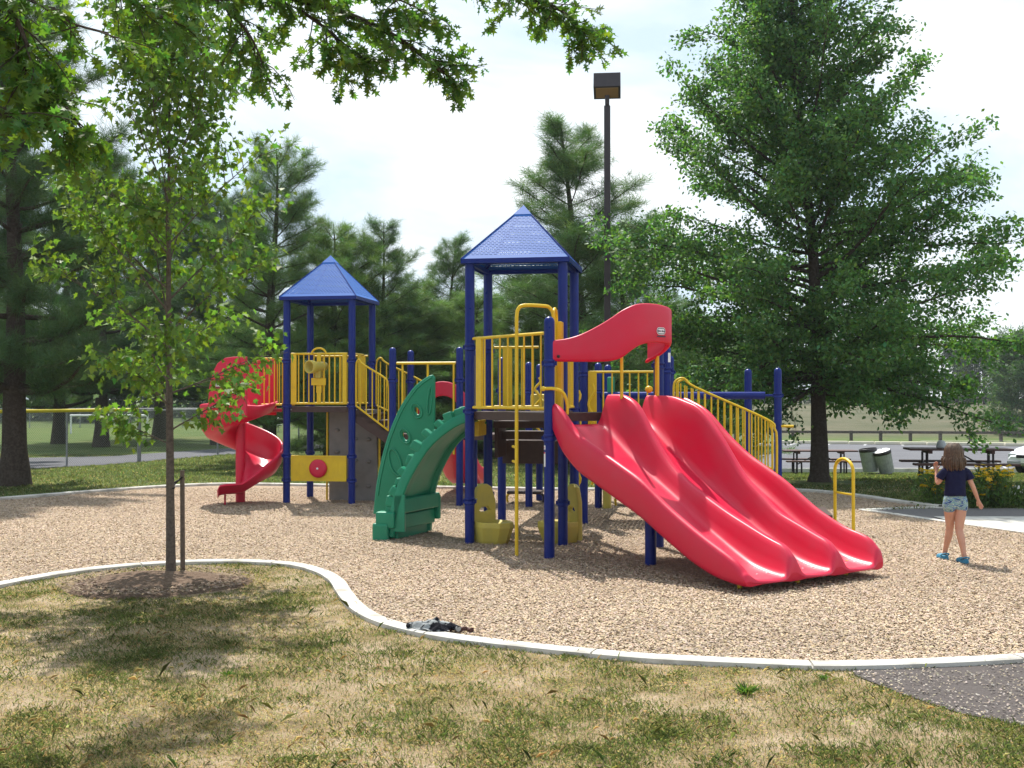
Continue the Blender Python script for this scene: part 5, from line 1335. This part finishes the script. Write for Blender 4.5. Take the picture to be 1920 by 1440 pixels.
rng = np.random.default_rng(88); k = 900; c = G(1890, 950); P = np.stack([rng.normal(.3, .7, k), rng.normal(0, .25, k), rng.random(k) * .3], 1)
V = leaves(P, unit_rand(rng, k) * .7 + np.array([0, 0, .8]), unit_rand(rng, k), rng.uniform(.08, .2, k), [(0, 0, 0), (.1, .4, .03), (0, 1, -.08), (-.1, .4, .03)])
o = np_mesh('ground_cover', V, 4, M['leaf'], tint(rng, k, (.055, .10, .025))); o.location = c; tag(o, kind='stuff')
m = MB(); m.box((0, 0, .1), (.9, .2, .2), None, .05); o = m.build('boulder', M['concrete']); o.location = G(1935, 930); tag(o, 'pale stone block at the right edge beside the flower bed', 'stone block')

# ------------------------------------------------------------------ the girl
def skin(name, joints, edges, material, parent, sub=2, root=0):
    """joints: list of (x,y,z,r) ; edges: index pairs"""
    me = bpy.data.meshes.new('tmp'); me.from_pydata([j[:3] for j in joints], edges, []); ob = bpy.data.objects.new('tmp', me); C.objects.link(ob)
    ob.modifiers.new('s', 'SKIN').use_smooth_shade = True
    md = ob.modifiers.new('d', 'SUBSURF'); md.levels = sub; md.render_levels = sub
    for i, j in enumerate(joints):
        sv = me.skin_vertices[0].data[i]; r = j[3]; sv.radius = r if hasattr(r, '__len__') else (r, r); sv.use_root = (i == root)
    bpy.context.view_layer.update(); dg = bpy.context.evaluated_depsgraph_get(); nm = bpy.data.meshes.new_from_object(ob.evaluated_get(dg)); nm.name = name
    bpy.data.objects.remove(ob); bpy.data.meshes.remove(me)
    nm.materials.clear(); nm.materials.append(material); nm.polygons.foreach_set('use_smooth', [True] * len(nm.polygons))
    o = bpy.data.objects.new(name, nm); C.objects.link(o); o.parent = parent; return o
def girl():
    p = G(1787, 1054); e = empty('person', p); tag(e, 'girl in a navy top and patterned shorts walking away over the wood chips', 'person')
    sk = mat('skin', (.55, .29, .19), .5, .4, (9, (.5, .25, .17), .4, .7)); sk.node_tree.nodes['Principled BSDF'].inputs['Subsurface Weight'].default_value = .08
    J = []; E = []
    def add(x, y, z, r, par=None):
        J.append((x, y, z, r)); i = len(J) - 1
        if par is not None: E.append((par, i))
        return i
    pel = add(.02, 0, .735, (.105, .085)); wa = add(.02, 0, .85, (.088, .07), pel); ch = add(.025, .0, .985, (.105, .075), wa); sh = add(.025, .0, 1.06, (.085, .06), ch)
    nk = add(.02, .01, 1.115, (.037, .037), sh); hd = add(.012, .025, 1.19, (.062, .066), nk); h2 = add(.008, .03, 1.27, (.074, .086), hd); add(.008, .025, 1.335, (.052, .062), h2)
    def arm(sx, S, El, W, fingers, bendv):
        a = add(*S, .038, sh); m = add(*Vector(S).lerp(Vector(El), .5), .033, a); b = add(*El, .028, m); c = add(*Vector(El).lerp(Vector(W), .4), .027, b); w_ = add(*W, .017, c)
        d = (Vector(W) - Vector(El)).normalized() if bendv is None else Vector(bendv).normalized()
        side = d.cross(Vector((0, 1, .2))).normalized(); pal = add(*(Vector(W) + d * .035), (.024, .016), w_); nrm = d.cross(side)
        for k in range(4):
            o = side * (k - 1.5) * .0125; l = (.042, .05, .046, .036)[k]; b0 = Vector(W) + d * .06 + o
            f1 = add(*b0, .0078, pal); f2 = add(*(b0 + d * l * .55 + nrm * .008), .0068, f1); add(*(b0 + d * l + nrm * .022), .0055, f2)
        t0 = Vector(W) + d * .025 + side * -.026; t1 = add(*t0, .0085, pal); add(*(t0 + d * .035 - side * .014 + nrm * .01), .0065, t1)
    arm(-1, (-.085, 0, 1.045), (-.165, .05, .9), (-.15, .13, 1.045), None, (-.05, .1, .9))
    arm(1, (.145, 0, 1.045), (.215, -.03, .865), (.285, .0, .715), None, None)
    def leg(hp, kn, an, heel):
        a = add(*hp, .078, pel); m = add(*Vector(hp).lerp(Vector(kn), .5), .064, a); b = add(*kn, .046, m); c = add(*(Vector(kn).lerp(Vector(an), .3) + Vector((0, -.012, 0))), .047, b); d = add(*Vector(kn).lerp(Vector(an), .75), .031, c); f = add(*an, .027, d)
        g = add(an[0], an[1] + .05, an[2] - .035, (.03, .022), f); add(an[0], an[1] + .12, an[2] - .045, (.03, .015), g)
    LA = (-.03, .2, .075); RA = (.075, -.13, .07)
    leg((-.045, .0, .665), (-.005, .10, .385), LA, None); leg((.085, .0, .665), (.05, -.03, .375), RA, None)
    body = skin('body', J, E, sk, e)
    # ears and face, turned away
    m = MB(); m.ball((.008, .118, 1.235), (.014, .02, .02), 10, 6)
    for s in (-1, 1): m.ball((.008 + s * .08, .02, 1.235), (.012, .022, .03), 8, 6)
    m.build('face_feature', sk, body)
    m = MB()
    for s in (-1, 1): m.ball((.008 + s * .03, .1, 1.26), .011, 8, 6)
    m.build('eye', M['dark_metal'], body)
    navy = mat('navy_cotton', (.008, .009, .035), .85, .15, (30, (.012, .014, .05), .4, .7), (25, .5, .02))
    def a2(x, y, z, r, par=None):
        S.append((x, y, z, r)); i = len(S) - 1
        if par is not None: SE.append((par, i))
        return i
    m = MB(); P = []; rg = random.Random(6)
    for z, cx, rx, ry in ((.768, .018, .117, .1), (.772, .018, .122, .105), (.80, .018, .121, .104), (.84, .019, .116, .099), (.88, .02, .112, .094), (.92, .022, .114, .092), (.96, .024, .119, .092), (1.0, .026, .125, .09), (1.03, .027, .128, .085), (1.055, .027, .124, .078), (1.075, .026, .105, .068), (1.09, .024, .075, .056), (1.1, .022, .056, .048)):
        P.append([Vector((cx + rx * math.cos(a) * (1 + .02 * math.sin(5 * a + z * 40)), ry * math.sin(a) * (1 + .025 * math.sin(4 * a - z * 30)), z + .004 * math.sin(3 * a))) for a in [k * 2 * PI / 28 for k in range(28)]])
    m.grid(P, True, False, True)
    m.tube(spline([(-.05, 0, 1.045), (-.095, .004, 1.04), (-.128, .02, 1.0), (-.146, .03, .965)], 4), [.05, .052, .053, .053, .052, .051, .05, .05, .05, .05, .05, .05, .051], 14, False)
    m.tube(spline([(.10, 0, 1.045), (.145, -.002, 1.035), (.175, -.01, .99), (.188, -.015, .955)], 4), [.05, .052, .053, .053, .052, .051, .05, .05, .05, .05, .05, .05, .051], 14, False)
    m.build('shirt', navy, e)
    def shorts_mat():
        mm = bpy.data.materials.new('patterned_cotton'); mm.use_nodes = True; n = mm.node_tree; b = n.nodes['Principled BSDF']; b.inputs['Roughness'].default_value = .85
        t = n.nodes.new('ShaderNodeTexCoord'); mp_ = n.nodes.new('ShaderNodeMapping'); mp_.inputs['Scale'].default_value = (9, 9, 26)
        x = n.nodes.new('ShaderNodeTexNoise'); x.inputs['Scale'].default_value = 1.6; x.inputs['Detail'].default_value = 1.5; x.inputs['Distortion'].default_value = 1.2; r = n.nodes.new('ShaderNodeValToRGB'); r.color_ramp.interpolation = 'CONSTANT'
        cols = [(0, (.03, .06, .2)), (.38, (.13, .25, .42)), (.45, (.45, .52, .42)), (.5, (.12, .28, .34)), (.56, (.33, .42, .2)), (.61, (.06, .12, .3)), (.67, (.5, .56, .5))]
        while len(r.color_ramp.elements) < len(cols): r.color_ramp.elements.new(.5)
        for el, (pz, c) in zip(r.color_ramp.elements, cols): el.position = pz; el.color = (*c, 1)
        n.links.new(t.outputs['Object'], mp_.inputs[0]); n.links.new(mp_.outputs[0], x.inputs['Vector']); n.links.new(x.outputs['Fac'], r.inputs[0]); n.links.new(r.outputs[0], b.inputs['Base Color']); return mm
    S = []; SE = []
    r0 = a2(.02, 0, .735, (.115, .098)); a2(.02, 0, .86, (.098, .08), r0)
    l1 = a2(-.052, .0, .67, (.082, .086), r0); a2(-.047, .03, .56, (.082, .084), l1); q1 = a2(.092, 0, .67, (.08, .086), r0); a2(.083, -.01, .56, (.082, .084), q1)
    skin('shorts', S, SE, shorts_mat(), e)
    # hair: shoulder-length, built from a cap and many locks
    hm = mat('light_brown_hair', (.062, .036, .02), .45, .4, (40, (.13, .08, .045), .4, .7)); m = MB(); rg = random.Random(3)
    m.ball((.008, .012, 1.272), (.09, .1, .108), 20, 14)
    for k in range(280):
        a = R(200) + R(320) * (k / 280) - R(90); rr = .078 + rg.uniform(0, .016); x0, y0 = .008 + rr * math.cos(a), .008 + rr * 1.05 * math.sin(a)
        if y0 > .085: continue
        zend = 1.085 + rg.uniform(-.035, .05) + (.03 if y0 > .03 else 0); fl = rg.uniform(.92, 1.3)
        pts = spline([(.008 + (x0 - .008) * .55, .01 + (y0 - .01) * .55, 1.37), (x0, y0, 1.31), (.008 + (x0 - .008) * 1.12, .01 + (y0 - .01) * 1.08, 1.22), (.008 + (x0 - .008) * 1.15 * fl, .01 + (y0 - .01) * fl, zend + .06), (.008 + (x0 - .008) * 1.05 * fl, .01 + (y0 - .01) * .95 * fl, zend)], 4)
        n = len(pts); m.tube(pts, [.003 + .008 * math.sin(PI * min(.15 + .85 * i / n, 1)) for i in range(n)], 6)
    m.build('hair', hm, e)
    foam = mat('turquoise_foam', (.04, .2, .32), .6, .3)
    for an in (LA, RA):
        m = MB(); x, y, z = an; P = []
        for yy, wd, hh in ((-.055, .018, .05), (-.045, .03, .055), (-.01, .037, .05), (.05, .043, .05), (.1, .047, .055), (.15, .042, .045), (.178, .02, .03)):
            P.append([Vector((x + wd * cx, y + yy, .008 + hh * cz)) for cx, cz in ((-1, 0), (-1.05, .3), (-.95, .7), (-.6, 1), (0, 1.1), (.6, 1), (.95, .7), (1.05, .3), (1, 0), (0, -.02))])
        m.grid(P, True, False, True); m.add(P[0], [list(range(10))], True); m.add(P[-1], [list(range(10))[::-1]], True); s = m.build('sandal', foam, e)
        m = MB(); m.tube(spline([(x - .04, y + .02, .05), (x - .036, y - .04, .075), (x, y - .062, .085), (x + .036, y - .04, .075), (x + .04, y + .02, .05)], 5), .008, 6); m.build('heel_strap', foam, s)
    return e
girl()

# ------------------------------------------------------------------ jacket and bark on the kerb
def jacket():
    c = G(812, 1188); rows = []; rg = random.Random(12); n, mm = 34, 22
    for i in range(n):
        row = []
        for j in range(mm):
            u, v = i / (n - 1) * 2 - 1, j / (mm - 1) * 2 - 1; ed = max(0, 1 - (u * u * .95 + v * v * .9))
            z = ed ** .6 * (.055 + .02 * math.sin(7 * u + 4 * v + 1) + .016 * math.sin(-5 * u + 9 * v) + .008 * math.sin(13 * u + 8 * v * v)) + .004
            row.append((u * .15 * (1 + .12 * math.sin(5 * v + 2)) + .02 * math.sin(8 * v), v * .11 * (1 + .15 * math.sin(4 * u)) , max(z, .004)))
        rows.append(row)
    m = MB(); m.grid(rows, True)
    m.tube(spline([(-.08, -.02, .04), (-.15, .0, .03), (-.2, -.01, .02), (-.18, -.03, .015)], 6), [.024] * 19, 8)
    m.tube(spline([(.04, .05, .035), (.13, .04, .03), (.18, .02, .02), (.22, -.01, .015)], 6), [.024] * 19, 8)
    def jm():
        q = mat('grey_black_fleece', (.3, .31, .31), .9, .1, (11, (.012, .012, .016), .47, .53, 3), (60, .5, .01)); return q
    o = m.build('crumpled_jacket', jm()); o.location = (c.x, c.y, .042); o.rotation_euler = (0, 0, -.25); tag(o, 'crumpled grey and black jacket dropped on the pale kerb', 'jacket')
    c = G(866, 1188); m = MB(); rg = random.Random(2)
    for k in range(16): a = k * .42; m.box((-.09 + k * .012, .008 * math.sin(a * 3), .02 + .006 * math.sin(a * 2)), (.016, .03 + rg.uniform(-.008, .008), .03), Matrix.Rotation(rg.uniform(-.6, .6), 3, 'X'), .004)
    o = m.build('pine_cone', mat('dark_red_brown', (.07, .026, .02), .85)); o.location = (c.x, c.y, .02); o.rotation_euler = (0, 0, -.2); tag(o, 'dark reddish brown cone lying beside the dropped jacket', 'pine cone')
jacket()

# ------------------------------------------------------------------ a little summer haze
mb = MB(); mb.box((0, 230, 12.0), (900, 540, 36.0)); o = mb.build('haze', None); tag(o, kind='stuff')
hz = bpy.data.materials.new('haze_air'); hz.use_nodes = True; n = hz.node_tree; n.nodes.remove(n.nodes['Principled BSDF'])
pv = n.nodes.new('ShaderNodeVolumePrincipled'); pv.inputs['Color'].default_value = (.86, .92, 1, 1); pv.inputs['Density'].default_value = .00032; pv.inputs['Anisotropy'].default_value = .3
n.links.new(pv.outputs[0], n.nodes['Material Output'].inputs['Volume']); o.data.materials.append(hz)
